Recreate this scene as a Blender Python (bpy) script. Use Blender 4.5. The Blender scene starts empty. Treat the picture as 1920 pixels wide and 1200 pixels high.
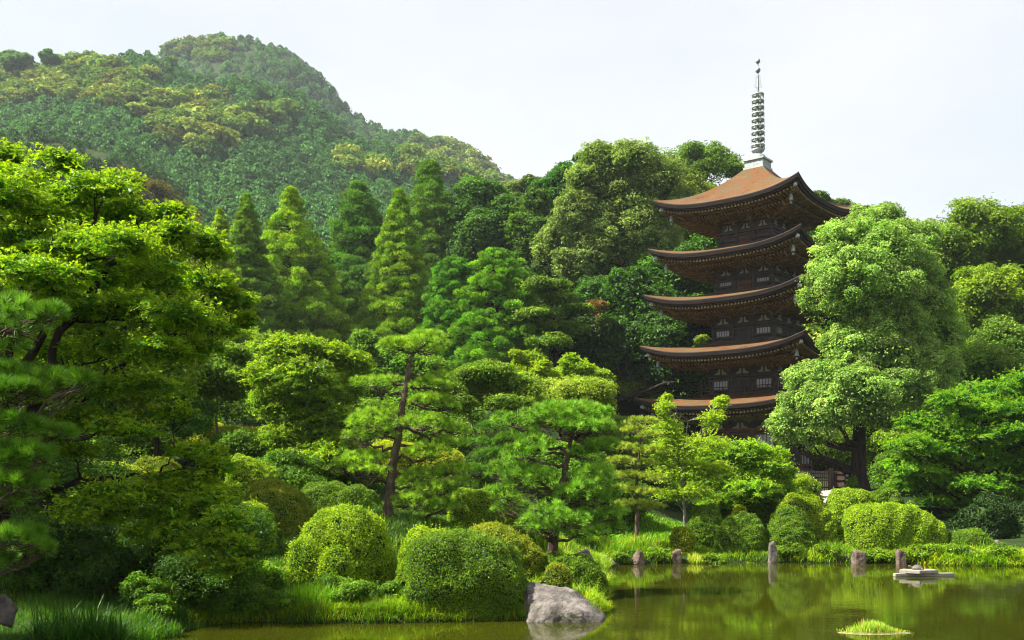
import bpy, math, numpy as np
from mathutils import Matrix, Vector
R_ = math.radians
F, HZ, CH = 1900.0, 895.0, 3.0          # focal length in photo pixels, horizon row, eye height over the water
C = bpy.context.scene.collection
rng = np.random.default_rng(7)
def W(px, py, Y):
    return np.array([(px-960)/F*Y, Y, CH+(HZ-py)/F*Y])
def nrm(a):
    a = np.asarray(a, float)
    return a/np.maximum(np.linalg.norm(a, axis=-1, keepdims=True), 1e-9)

# ------------------------------------------------------------------ mesh accumulator
class Acc:
    def __init__(s): s.v=[]; s.f=[]; s.c=[]; s.m=[]; s.n=0
    def add(s, v, f, col=None, mi=0):
        v=np.asarray(v,np.float32).reshape(-1,3); f=np.asarray(f,np.int32)
        if len(f)==0: return
        s.v.append(v); s.f.append(f+s.n); s.n+=len(v)
        c=np.ones((len(f),3),np.float32) if col is None else np.broadcast_to(np.asarray(col,np.float32),(len(f),3))
        s.c.append(c); s.m.append(np.full(len(f),mi,np.int32))
    def build(s, name, mats, parent=None, smooth=False, origin=None, tint=True):
        if not isinstance(mats,(list,tuple)): mats=[mats]
        me=bpy.data.meshes.new(name)
        v=np.concatenate(s.v)
        if origin is not None: v=v-np.asarray(origin,np.float32)
        me.vertices.add(len(v)); me.vertices.foreach_set('co', v.ravel())
        li=np.concatenate([f.ravel() for f in s.f]); sz=np.concatenate([np.full(len(f),f.shape[1],np.int32) for f in s.f])
        st=np.zeros(len(sz),np.int32); st[1:]=np.cumsum(sz)[:-1]
        me.loops.add(len(li)); me.loops.foreach_set('vertex_index', li)
        me.polygons.add(len(sz)); me.polygons.foreach_set('loop_start', st)
        mi=np.concatenate(s.m)
        me.polygons.foreach_set('material_index', mi)
        me.polygons.foreach_set('use_smooth', np.full(len(sz),smooth) if not isinstance(smooth,(list,tuple)) else np.array(smooth)[mi])
        for m in mats: me.materials.append(m)
        me.update(calc_edges=True)
        if tint:
            c=np.concatenate(s.c); c[:,0]+=.08*c[:,1]; c=np.concatenate([c,np.ones((len(c),1),np.float32)],1)
            a=me.attributes.new('tint','FLOAT_COLOR','FACE'); a.data.foreach_set('color', c.ravel())
        o=bpy.data.objects.new(name, me); C.objects.link(o)
        if origin is not None and parent is None: o.location=origin
        if parent is not None: o.parent=parent
        return o
def tag(o, label=None, cat=None, group=None, kind=None):
    for k,val in (('label',label),('category',cat),('group',group),('kind',kind)):
        if val: o[k]=val
    return o
def thing(name, loc, label, cat, group=None, rz=0):
    o=bpy.data.objects.new(name,None); C.objects.link(o); o.location=[float(a) for a in loc]; o.rotation_euler=(0,0,rz)
    o.empty_display_size=.3
    return tag(o,label,cat,group)

# ------------------------------------------------------------------ noise and small shapes
def nz(p, scale, seed=0, octv=3):
    p=np.asarray(p,float)/scale; r=np.random.default_rng(seed+100); out=0; amp=1; tot=0
    for k in range(octv):
        for j in range(4):
            d=nrm(r.normal(size=p.shape[-1]))*2*math.pi*(.7+.6*r.random()); out=out+amp*np.sin(p@d*(2**k)*.5+r.random()*9)/2.0
        tot+=amp; amp*=.5
    return out/tot
def box(c, h, rot=None):
    s=np.array([[x,y,z] for x in(-1,1) for y in(-1,1) for z in(-1,1)],float)*np.asarray(h)
    if rot is not None: s=s@np.asarray(rot).T
    return s+np.asarray(c), np.array([[0,1,3,2],[4,6,7,5],[0,4,5,1],[2,3,7,6],[0,2,6,4],[1,5,7,3]])
def beam(a,b,w,h):
    a=np.asarray(a,float);b=np.asarray(b,float); d=b-a; L=np.linalg.norm(d); d=d/L
    up=np.array([0,0,1.]) if abs(d[2])<.95 else np.array([1.,0,0])
    s=nrm(np.cross(up,d)); u=np.cross(d,s)
    return box((a+b)/2,(L/2,w/2,h/2),np.stack([d,s,u],1))
def tube(pts, rad, sides=7):
    pts=np.asarray(pts,float); rad=np.broadcast_to(np.asarray(rad,float),(len(pts),)); n=len(pts)
    t=nrm(np.gradient(pts,axis=0)); ref=np.array([0.31,0.95,0.05]) if abs(t[0][1])<.9 else np.array([1.,0,0])
    a=nrm(np.cross(t,ref)); b=np.cross(t,a)
    th=np.linspace(0,2*math.pi,sides,endpoint=False)
    v=pts[:,None]+rad[:,None,None]*(np.cos(th)[None,:,None]*a[:,None]+np.sin(th)[None,:,None]*b[:,None])
    i=np.arange(n-1)[:,None]*sides; j=np.arange(sides)[None]; k=(j+1)%sides
    f=np.stack([i+j,i+k,i+sides+k,i+sides+j],-1).reshape(-1,4)
    return v.reshape(-1,3), f
def curve(a,b,n=6,sag=0.0,r=None,wob=.04):
    a=np.asarray(a,float);b=np.asarray(b,float); t=np.linspace(0,1,n)[:,None]; L=np.linalg.norm(b-a)
    p=a+(b-a)*t; p[:,2]+= (np.sin(t[:,0]*math.pi)*sag*L)
    if r is not None: p[1:-1]+=r.normal(size=(n-2,3))*wob*L
    return p
def lathe(prof, n=16, c=(0,0,0)):
    prof=np.asarray(prof,float); th=np.linspace(0,2*math.pi,n,endpoint=False)
    v=np.stack([prof[:,0,None]*np.cos(th),prof[:,0,None]*np.sin(th),np.repeat(prof[:,1,None],n,1)],-1)+np.asarray(c)
    i=np.arange(len(prof)-1)[:,None]*n; j=np.arange(n)[None]; k=(j+1)%n
    return v.reshape(-1,3), np.stack([i+j,i+k,i+n+k,i+n+j],-1).reshape(-1,4)
def sph(n,r):
    return nrm(r.normal(size=(n,3)))
# leaf cards: diamonds with a raised midrib
def leaves(P,N,L,Wd,r,dirv=None,dj=.5):
    n=len(P); N=nrm(N)
    t=r.normal(size=(n,3)) if dirv is None else dirv+r.normal(size=(n,3))*dj
    t=nrm(t-(t*N).sum(1,keepdims=True)*N); b=np.cross(N,t)
    L=np.broadcast_to(L,(n,))[:,None]*(.7+.6*r.random((n,1))); Wd=np.broadcast_to(Wd,(n,))[:,None]*(.7+.6*r.random((n,1)))
    v=np.stack([P-t*L*.5-N*Wd*.1, P+b*Wd*.5+N*Wd*.15, P+t*L*.5-N*Wd*.25, P-b*Wd*.5+N*Wd*.15],1)
    return v.reshape(-1,3), np.arange(4*n).reshape(n,4)
def needles(P,D,L,Wd,k,spread,r):
    """k thin triangles at each P fanning about direction D"""
    n=len(P); d=np.repeat(nrm(D),k,0); d=nrm(d+r.normal(size=(n*k,3))*spread); p=np.repeat(P,k,0)
    s=nrm(np.cross(d,r.normal(size=(n*k,3)))); l=L*(.75+.4*r.random((n*k,1)))
    v=np.stack([p-s*Wd*.5,p+s*Wd*.5,p+d*l+s*Wd*.15,p+d*l-s*Wd*.15],1)
    return v.reshape(-1,3), np.arange(4*n*k).reshape(-1,4)
def blades(P,h,w,r,bend=.5,lean=None,wob=.35):
    n=len(P); h=np.broadcast_to(h,(n,))[:,None]; a=r.random(n)*2*math.pi
    d=np.stack([np.cos(a),np.sin(a),0*a],1)
    if lean is not None: d=nrm(d+lean)
    s=np.stack([-d[:,1],d[:,0],0*a],1)*w*(.6+.8*r.random((n,1)))
    b=bend*(r.random((n,1))*1.2+.1)
    up=np.array([0,0,1.])
    rows=[]
    for t,ww in((0,.7),(.38,1),(.72,.75),(1,.08)):
        c=P+up*h*(t-.35*b*t*t)+d*h*b*t*t*.9
        rows+= [c-s*ww*.5,c+s*ww*.5]
    v=np.stack(rows,1)
    q=np.array([[0,1,3,2],[2,3,5,4],[4,5,7,6]])
    f=(np.arange(n)[:,None,None]*8+q[None]).reshape(-1,4)
    return v.reshape(-1,3), f

# ------------------------------------------------------------------ materials
def mat(name):
    m=bpy.data.materials.new(name); m.use_nodes=True; nt=m.node_tree; nt.nodes.clear()
    out=nt.nodes.new('ShaderNodeOutputMaterial'); return m,nt,out
def N_(nt,t,**kw):
    n=nt.nodes.new(t)
    for k,v in kw.items(): setattr(n,k,v)
    return n
def noise(nt,scale,detail=4,rough=.6,coord='Object',vec=None,stretch=None):
    tc=N_(nt,'ShaderNodeTexCoord'); src=tc.outputs[coord]
    if stretch is not None:
        mp=N_(nt,'ShaderNodeMapping'); mp.inputs['Scale'].default_value=stretch; nt.links.new(src,mp.inputs[0]); src=mp.outputs[0]
    n=N_(nt,'ShaderNodeTexNoise'); n.inputs['Scale'].default_value=scale; n.inputs['Detail'].default_value=detail; n.inputs['Roughness'].default_value=rough
    nt.links.new(src,n.inputs['Vector']); return n
def ramp(nt,fac,stops):
    r=N_(nt,'ShaderNodeValToRGB'); e=r.color_ramp.elements
    while len(e)<len(stops): e.new(.5)
    for el,(p,c) in zip(e,stops): el.position=p; el.color=(*c,1)
    nt.links.new(fac,r.inputs[0]); return r
def surf(name,stops,scale,rough=.8,bump=.3,bscale=None,spec=.3,stretch=None,detail=6,metal=0,bdist=.02,tint=False):
    m,nt,out=mat(name); p=N_(nt,'ShaderNodeBsdfPrincipled'); nt.links.new(p.outputs[0],out.inputs[0])
    n=noise(nt,scale,detail,stretch=stretch); r=ramp(nt,n.outputs['Fac'],stops); col=r.outputs[0]
    if tint:
        a=N_(nt,'ShaderNodeAttribute',attribute_name='tint'); mx=N_(nt,'ShaderNodeMix',data_type='RGBA',blend_type='MULTIPLY'); mx.inputs[0].default_value=1
        nt.links.new(col,mx.inputs[6]); nt.links.new(a.outputs['Color'],mx.inputs[7]); col=mx.outputs[2]
    nt.links.new(col,p.inputs['Base Color'])
    p.inputs['Roughness'].default_value=rough; p.inputs['Specular IOR Level'].default_value=spec; p.inputs['Metallic'].default_value=metal
    if bump:
        nb=noise(nt,bscale or scale*3,6,stretch=stretch); b=N_(nt,'ShaderNodeBump'); b.inputs['Strength'].default_value=bump; b.inputs['Distance'].default_value=bdist
        nt.links.new(nb.outputs['Fac'],b.inputs['Height']); nt.links.new(b.outputs[0],p.inputs['Normal'])
    return m
def leafmat(name,trans=.42,rough=.55,spec=.22,tm=(1.15,1.25,.6),gain=(2.0,1.72,.62)):
    m,nt,out=mat(name); a=N_(nt,'ShaderNodeAttribute',attribute_name='tint')
    g_=N_(nt,'ShaderNodeMix',data_type='RGBA',blend_type='MULTIPLY'); g_.inputs[0].default_value=1; g_.inputs[7].default_value=(*gain,1); nt.links.new(a.outputs['Color'],g_.inputs[6])
    p=N_(nt,'ShaderNodeBsdfPrincipled'); p.inputs['Roughness'].default_value=rough; p.inputs['Specular IOR Level'].default_value=spec
    t=N_(nt,'ShaderNodeBsdfTranslucent'); mx=N_(nt,'ShaderNodeMixShader'); mx.inputs[0].default_value=trans
    c=N_(nt,'ShaderNodeMix',data_type='RGBA',blend_type='MULTIPLY'); c.inputs[0].default_value=1; c.inputs[7].default_value=(*tm,1)
    nt.links.new(g_.outputs[2],p.inputs['Base Color']); nt.links.new(g_.outputs[2],c.inputs[6]); nt.links.new(c.outputs[2],t.inputs[0])
    nt.links.new(p.outputs[0],mx.inputs[1]); nt.links.new(t.outputs[0],mx.inputs[2]); nt.links.new(mx.outputs[0],out.inputs[0])
    return m
M={}
M['leaf']=leafmat('leaf',.4); M['maple']=leafmat('maple_leaf',.48,.5,.3,(1.25,1.3,.5)); M['needle']=leafmat('needle',.28,.5,.25,(1.1,1.2,.6))
M['far']=leafmat('far_leaf',.25,.7,.15); M['grass']=leafmat('grass_blade',.42,.5,.3,(1.15,1.25,.5))
M['bark']=surf('bark',[(.3,(.014,.011,.009)),(.7,(.055,.042,.032))],6,.95,1,18,.1,(1,1,.25),bdist=.05)
M['pine_bark']=surf('pine_bark',[(.3,(.04,.028,.02)),(.55,(.12,.085,.062)),(.75,(.22,.18,.15))],7,.95,1,14,.1,(1,1,.4),bdist=.06)
M['grey_bark']=surf('grey_bark',[(.3,(.08,.07,.055)),(.7,(.24,.22,.18))],9,.9,.6,20,.1,(1,1,.3),bdist=.03)
M['rock']=surf('rock',[(.25,(.035,.03,.025)),(.45,(.1,.088,.078)),(.6,(.17,.15,.135)),(.8,(.25,.23,.21))],3.2,.9,.9,9,.15,bdist=.06,detail=10)
M['rock_brown']=surf('brown_rock',[(.25,(.045,.032,.025)),(.5,(.13,.095,.075)),(.75,(.24,.18,.15))],3.2,.9,.9,9,.15,bdist=.06,detail=10)
M['hull']=surf('twigs_inside',[(.3,(.02,.035,.008)),(.7,(.05,.09,.02))],8,.95,.8,20,.1)
# ------------------------------------------------------------------ land and pond
def shore_pt(px,py): 
    Y=F*CH/(py-HZ); return ((px-960)/F*Y, Y)
SH=[(-40,3.2),(-24,8),(-12,13.2),(-8.2,16.2),(-7.3,18.2),shore_pt(300,1192),shore_pt(390,1172),shore_pt(470,1166),shore_pt(560,1168),shore_pt(700,1169),shore_pt(860,1166),
    shore_pt(985,1163),shore_pt(1060,1166),shore_pt(1125,1160),shore_pt(1128,1128),shore_pt(1140,1100),shore_pt(1138,1075),shore_pt(1150,1059),shore_pt(1230,1058),
    shore_pt(1300,1056),shore_pt(1420,1054),shore_pt(1520,1056),shore_pt(1640,1055),shore_pt(1760,1060),shore_pt(1920,1062),(24,34.2),(31,33.5),(44,30),(60,20),(60,3.2)]
SH=np.array(SH)
def sdf(x,y):
    """distance to the shore, positive on land"""
    p=np.stack([x,y],-1); a=SH; b=np.roll(SH,-1,0); d=np.full(x.shape,1e9); ins=np.zeros(x.shape,bool)
    for (ax,ay),(bx,by) in zip(a,b):
        ex,ey=bx-ax,by-ay; t=np.clip(((x-ax)*ex+(y-ay)*ey)/(ex*ex+ey*ey),0,1)
        d=np.minimum(d,np.hypot(x-ax-t*ex,y-ay-t*ey))
        c=((ay>y)!=(by>y)) & (x<(bx-ax)*(y-ay)/(by-ay+1e-12)+ax); ins^=c
    return np.where(ins,-d,d)
CP=[(-400,12,1.2),(100,17,.35),(300,20.5,.4),(100,25,1.0),(300,29,1.7),(-600,30,3.0),(0,38,3.0),(500,25.5,.75),(640,25,.5),(700,23,.3),(900,22.6,.25),(1040,22.6,.25),(500,30,1.15),(730,30,1.75),
    (1033,27,.8),(1090,30,.6),(470,36,2.4),(610,36,2.1),(900,33,1.55),(1100,37,.9),(480,48,4.5),(200,48,4.8),(590,42,2.8),(890,45,3.3),(1060,45,2.6),
    (600,85,13),(300,85,15),(0,80,15),(-600,80,15),(900,80,11),(1100,85,11),(1200,78,7.5),(1200,60,3.2),(1300,40,.75),(1200,38,.5),(1350,37.5,.3),(1500,60,2.1),(1421,75.5,3.05),(1421,66,2.7),(1300,72,3.4),(1540,75,3.0),(1610,58,2.2),
    (1450,39,.2),(1600,39,.2),(1750,38.5,.2),(1450,43,.7),(1600,43,.6),(1600,48,1.4),(1800,41,.4),(1800,50,1.6),(1800,70,3.0),(1750,85,4.5),(2100,45,1.4),(2300,80,5),(1400,100,12),(1100,105,19),(600,115,22),(0,115,24),(-600,120,26),(1800,108,12),
    (2300,120,16),(0,200,30),(1500,200,26),(-900,300,30),(2600,300,26)]
CPX=np.array([((a-960)/F*y,y) for a,y,z in CP]+[(0,-12),(-20,-6),(20,-6),(-60,0),(70,0),(-200,20),(200,20),(0,-300),(0,900),(800,300),(-800,300),(3,1),(-30,60),(70,34)]) 
CPZ=np.array([z for a,y,z in CP]+[1.3,1.3,1.3,2,2,8,8,2,30,24,30,1.3,8,2])
def gh(x,y):
    x=np.asarray(x,float);y=np.asarray(y,float); sh=np.broadcast(x,y).shape; x=np.broadcast_to(x,sh).ravel(); y=np.broadcast_to(y,sh).ravel()
    out=np.empty(len(x))
    for s in range(0,len(x),40000):
        xs,ys=x[s:s+40000],y[s:s+40000]; d2=(xs[:,None]-CPX[:,0])**2+(ys[:,None]-CPX[:,1])**2
        w=1/(d2+.3)**1.7; H=(w*CPZ).sum(1)/w.sum(1)
        d=sdf(xs,ys); ss=np.clip(d/2.6,0,1); ss=ss*ss*(3-2*ss)
        land=.2*np.clip(d/.25,0,1)+(H-.2)*ss
        nn=nz(np.stack([xs,ys],1),6,3)*np.clip(d/20,0,.35)*.6
        out[s:s+40000]=np.where(d>0,land+nn,np.maximum(-1.2,d*1.1))
    return out.reshape(sh)
def G(px,Y,dz=0):
    x=(px-960)/F*Y; return np.array([x,Y,float(gh(np.array([x]),np.array([float(Y)]))[0])+dz])

m,nt,out=mat('ground_soil'); p=N_(nt,'ShaderNodeBsdfPrincipled'); nt.links.new(p.outputs[0],out.inputs[0])
n1=noise(nt,.5,8); r1=ramp(nt,n1.outputs['Fac'],[(.3,(.012,.022,.006)),(.5,(.025,.05,.01)),(.7,(.05,.065,.018))]); n2=noise(nt,14,4)
mx=N_(nt,'ShaderNodeMix',data_type='RGBA',blend_type='MULTIPLY'); mx.inputs[0].default_value=.8; r2=ramp(nt,n2.outputs['Fac'],[(.3,(.35,.35,.3)),(.7,(1.2,1.2,1.1))])
nt.links.new(r1.outputs[0],mx.inputs[6]); nt.links.new(r2.outputs[0],mx.inputs[7]); nt.links.new(mx.outputs[2],p.inputs['Base Color']); p.inputs['Roughness'].default_value=.95; p.inputs['Specular IOR Level'].default_value=.1
bp=N_(nt,'ShaderNodeBump'); bp.inputs['Distance'].default_value=.08; nt.links.new(n2.outputs['Fac'],bp.inputs['Height']); nt.links.new(bp.outputs[0],p.inputs['Normal'])
M['ground']=m
rr=np.concatenate([np.linspace(.3,12,26),np.linspace(12,46,150)[1:],46*np.exp(np.linspace(0,math.log(940/46.),110))[1:]])
th=np.linspace(0,2*math.pi,900,endpoint=False)
gx=rr[:,None]*np.sin(th); gy=rr[:,None]*np.cos(th); gz=gh(gx,gy)
nr,na=gx.shape; i=np.arange(nr-1)[:,None]*na; j=np.arange(na)[None]; k=(j+1)%na
A=Acc(); A.add(np.stack([gx,gy,gz],-1), np.stack([i+j,i+na+j,i+na+k,i+k],-1).reshape(-1,4))
A.add(np.stack([gx[0],gy[0],gz[0]],-1), np.arange(na)[None,::-1])
tag(A.build('ground',M['ground'],smooth=True,tint=False),kind='structure')

# water: murky green pond
m,nt,out=mat('pond_water'); p=N_(nt,'ShaderNodeBsdfPrincipled'); nt.links.new(p.outputs[0],out.inputs[0])
n0=noise(nt,.16,3,stretch=(1,.6,1)); r0=ramp(nt,n0.outputs['Fac'],[(.3,(.019,.02,.002)),(.7,(.032,.038,.002))]); nt.links.new(r0.outputs[0],p.inputs['Base Color'])
p.inputs['Roughness'].default_value=0.0; p.inputs['IOR'].default_value=1.33; p.inputs['Specular IOR Level'].default_value=.55
na_=noise(nt,5.5,3,.5,stretch=(.35,1.5,1)); nb_=noise(nt,.5,2,.5,stretch=(.5,1.2,1)); nc_=noise(nt,16,2,.5,stretch=(.5,1.2,1))
ptch=ramp(nt,nb_.outputs['Fac'],[(.42,(.12,.12,.12)),(.68,(1,1,1))])
mm=N_(nt,'ShaderNodeMath',operation='MULTIPLY'); nt.links.new(na_.outputs['Fac'],mm.inputs[0]); nt.links.new(ptch.outputs[0],mm.inputs[1])
ma=N_(nt,'ShaderNodeMath',operation='MULTIPLY_ADD'); nt.links.new(nc_.outputs['Fac'],ma.inputs[0]); ma.inputs[1].default_value=.12; nt.links.new(mm.outputs[0],ma.inputs[2])
bp=N_(nt,'ShaderNodeBump'); bp.inputs['Strength'].default_value=.22; bp.inputs['Distance'].default_value=.012; nt.links.new(ma.outputs[0],bp.inputs['Height']); nt.links.new(bp.outputs[0],p.inputs['Normal'])
M['water']=m
A=Acc(); A.add([(-45,1,0),(64,1,0),(64,38,0),(-45,38,0)],[[0,1,2,3]])
tag(A.build('pond_water',M['water'],tint=False),kind='structure')

# ------------------------------------------------------------------ hills and mountain (sheets) with woods on them
def ip(px,prof):
    a=np.array(prof,float); return np.interp(px,a[:,0],a[:,1])
class Ridge:
    def __init__(s,prof,R,foot,zf,crown,x0,x1,pw=1.0): s.prof=prof; s.R=R; s.foot=foot; s.zf=zf; s.crown=crown; s.x0=x0; s.x1=x1; s.pw=pw
    def z(s,px,Y):
        h=CH+(HZ-ip(px,s.prof))/F*s.R-s.crown; t=(Y-s.foot)/(s.R-s.foot)
        up=s.zf+(h-s.zf)*np.clip(t,0,1)**s.pw
        dn=h-(h-s.zf)*np.clip((t-1)*1.1,0,1.4)
        z=np.where(t<1,up,dn); z=np.where(t<0,s.zf-8*np.clip(-t*4,0,1)-2,z)
        X=(px-960)/F*Y
        z=z+nz(np.stack([X,Y],-1),s.R*.16,11)*s.R*.012*np.clip(t*3,0,1)
        # end the ridge at its flanks
        e=np.clip((px-s.x0)/120,0,1)*np.clip((s.x1-px)/120,0,1)
        return s.zf-8+(z-s.zf+8)*e
    def sheet(s,name):
        px=np.linspace(s.x0,s.x1,170); Y=np.linspace(s.foot-25,s.R*1.45,90)
        PX,YY=np.meshgrid(px,Y); z=s.z(PX,YY); v=np.stack([(PX-960)/F*YY,YY,z],-1)
        n=len(px); i=np.arange(len(Y)-1)[:,None]*n; j=np.arange(n-1)[None]
        A=Acc(); A.add(v,np.stack([i+j,i+j+1,i+n+j+1,i+n+j],-1).reshape(-1,4)); return tag(A.build(name,M['ground'],smooth=True,tint=False),kind='structure')
def proto(kind,r,ncard,cs):
    """a crown about one unit wide and 0..1.3 high as leaf cards"""
    if kind=='broad':
        ns=16; sd=sph(ns,r); sd[:,2]=np.abs(sd[:,2])*.9; sc=sd*np.array([.62,.62,.5])+[0,0,.35]; k=r.integers(0,ns,ncard)
        u=sph(ncard,r); u[:,2]=np.where(u[:,2]<-.3,-u[:,2],u[:,2]); P=sc[k]+u*np.array([.42,.42,.3])*(.75+.3*r.random((ncard,1))); Nn=nrm(u+[0,0,.5]+r.normal(size=(ncard,3))*.35)
        tone=(.8+.4*r.random(ns))[k]
        return P,Nn,tone,None
    z=r.random(ncard)**.8; a=r.random(ncard)*6.283; rad=(1.02-z)**.5*(.8+.2*np.sin(z*22+a*3))*(.8+.25*r.random(ncard))
    P=np.stack([rad*np.cos(a)*.9,rad*np.sin(a)*.9,z*1.5-.45],1); Nn=nrm(np.stack([np.cos(a),np.sin(a),.9+0*a],1)+r.normal(size=(ncard,3))*.4)
    return P,Nn,(.8+.4*r.random(ncard)),np.stack([np.cos(a),np.sin(a),-.3+0*a],1)
def plant(A,pos,rad,hs,kind,cols,ncard,cs,r,npro=5):
    """crowns at pos written into accumulator A as leaf cards"""
    pr=[proto(kind,r,ncard,cs) for _ in range(npro)]; which=r.integers(0,npro,len(pos))
    for q in range(npro):
        I=np.where(which==q)[0]
        if len(I)==0: continue
        P,Nn,tn,dv=pr[q]; a=r.random(len(I))*6.283; ca,sa=np.cos(a),np.sin(a)
        Rm=np.zeros((len(I),3,3)); Rm[:,0,0]=ca; Rm[:,0,1]=-sa; Rm[:,1,0]=sa; Rm[:,1,1]=ca; Rm[:,2,2]=1
        S=np.stack([rad[I],rad[I],rad[I]*hs[I]],1)
        pp=np.einsum('nij,mj->nmi',Rm,P)*S[:,None]+pos[I][:,None]; nn=np.einsum('nij,mj->nmi',Rm,Nn)
        L=np.repeat(rad[I]*cs,ncard); dd=None if dv is None else np.einsum('nij,mj->nmi',Rm,dv).reshape(-1,3)
        v,f=leaves(pp.reshape(-1,3),nn.reshape(-1,3),L,L*.72,r,dd,.4)
        c=(cols[I][:,None]*tn[None,:,None]).reshape(-1,3)*(.85+.3*r.random((len(v)//4,1)))
        A.add(v,f,c)
EL=lambda px,py,l: np.any([((px-a)/c)**2+((py-b)/d)**2<1 for a,b,c,d in l],axis=0)
BROAD=[(90,140,150,38),(60,165,190,32),(370,88,62,22),(330,215,150,45),(400,230,110,38),(200,170,170,28),(250,125,80,22),(860,300,110,36),(960,330,80,25),(480,200,60,22),(690,300,40,12),(60,230,60,20),(130,118,70,25)]
DARK=[(130,245,170,62),(250,110,75,22),(340,150,80,25),(450,180,70,30),(640,190,90,25)]
def wood(ridge,n,rad,ncard,cs,r,name,sup=1.12,force=None,lo=0.0,dark=1.0):
    xa,xb=max(ridge.x0,-130),min(ridge.x1,2060 if ridge is RDN else 1090); px=xa+(xb-xa)*r.random(n); t=1.06-(1.06-lo)*r.random(n)**1.15; Y=ridge.foot+(ridge.R-ridge.foot)*t
    X=(px-960)/F*Y; z=ridge.z(px,Y); py=HZ-(z+ridge.crown*.7-CH)*F/Y
    keep=(px>-160)&(px<2080)
    px,Y,X,z,py=[q[keep] for q in (px,Y,X,z,py)]; n=len(px)
    jx=px+nz(np.stack([px,py],1),60,5)*26; jy=py+nz(np.stack([px,py],1),60,9)*16
    br=EL(jx,jy,BROAD)&~EL(jx,jy,DARK)
    if force=='broad': br[:]=True
    if force=='con': br[:]=False
    rd=rad*(.6+.9*r.random(n)**1.6)*np.where(br,1.2,.85)
    g=r.random((n,1))
    cb=np.array([.07,.14,.03])*(1-g)+np.array([.036,.105,.028])*g
    oc=r.random(n)<.2; cb[oc]=np.array([.075,.11,.025])*(.75+.4*r.random((oc.sum(),1)))
    lt=r.random(n)<.18; cb[lt]=np.array([.12,.19,.06])
    cc=np.array([.02,.09,.034])*(.75+.7*g)
    col=np.where(br[:,None],cb,cc)*dark
    if force=='brown': col=np.array([.065,.07,.028])*(.7+.5*g); br[:]=True
    A=Acc(); pos=np.stack([X,Y,z],1)
    for kd,mk in (('broad',br),('con',~br)):
        if mk.sum(): plant(A,pos[mk],rd[mk],(.85+.3*r.random(mk.sum())) if kd=='broad' else (.62+.35*r.random(mk.sum())),kd,col[mk],ncard,cs,r)
    return A.build(name,M['far'])
r=np.random.default_rng(21)
RD2=Ridge([(-700,170),(-200,130),(0,112),(75,112),(150,104),(210,88),(290,104),(330,122),(400,145),(470,155),(520,178),(580,205),(650,240),(720,262),(800,300),(900,333),(970,352),(1100,400),(1700,520)],420,125,22,4,-600,1500,1.4)
RD3=Ridge([(-100,200),(200,150),(300,103),(330,86),(380,73),(415,66),(480,76),(540,101),(600,151),(660,201),(720,236),(780,247),(860,271),(930,311),(975,348),(1100,430),(1300,520)],650,360,70,6,-100,1300,1.0)
RD1=Ridge([(-700,150),(-100,178),(0,206),(50,190),(100,196),(200,236),(270,278),(330,335),(400,425),(460,520)],235,115,20,5,-560,560,1.15)
RDB=Ridge([(60,380),(130,318),(180,298),(235,290),(290,322),(350,372),(388,410),(420,470),(500,560)],170,110,20,4,40,540,1.1)
RDN=Ridge([(900,520),(980,430),(1060,400),(1160,390),(1300,375),(1400,385),(1560,428),(1700,465),(1800,452),(1920,440),(2300,430)],135,88,9,6,860,2300,1.0)
RD2.sheet('mountain_slope'); RD3.sheet('mountain_peak'); RD1.sheet('hill_spur'); RDB.sheet('hill_foot'); RDN.sheet('hill_behind_pagoda')
tag(wood(RD3,5200,4.6,110,.34,r,'mountain_forest'),kind='stuff')
tag(wood(RD2,7500,4.1,170,.27,r,'mountain_forest'),kind='stuff')
tag(wood(RD1,900,3.0,300,.18,r,'spur_forest',force='con',dark=.55),kind='stuff')
tag(wood(RDB,800,2.1,260,.18,r,'brown_forest',force='brown'),kind='stuff')
tag(wood(RDN,900,2.6,300,.19,r,'hill_forest',force='broad'),kind='stuff')
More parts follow.
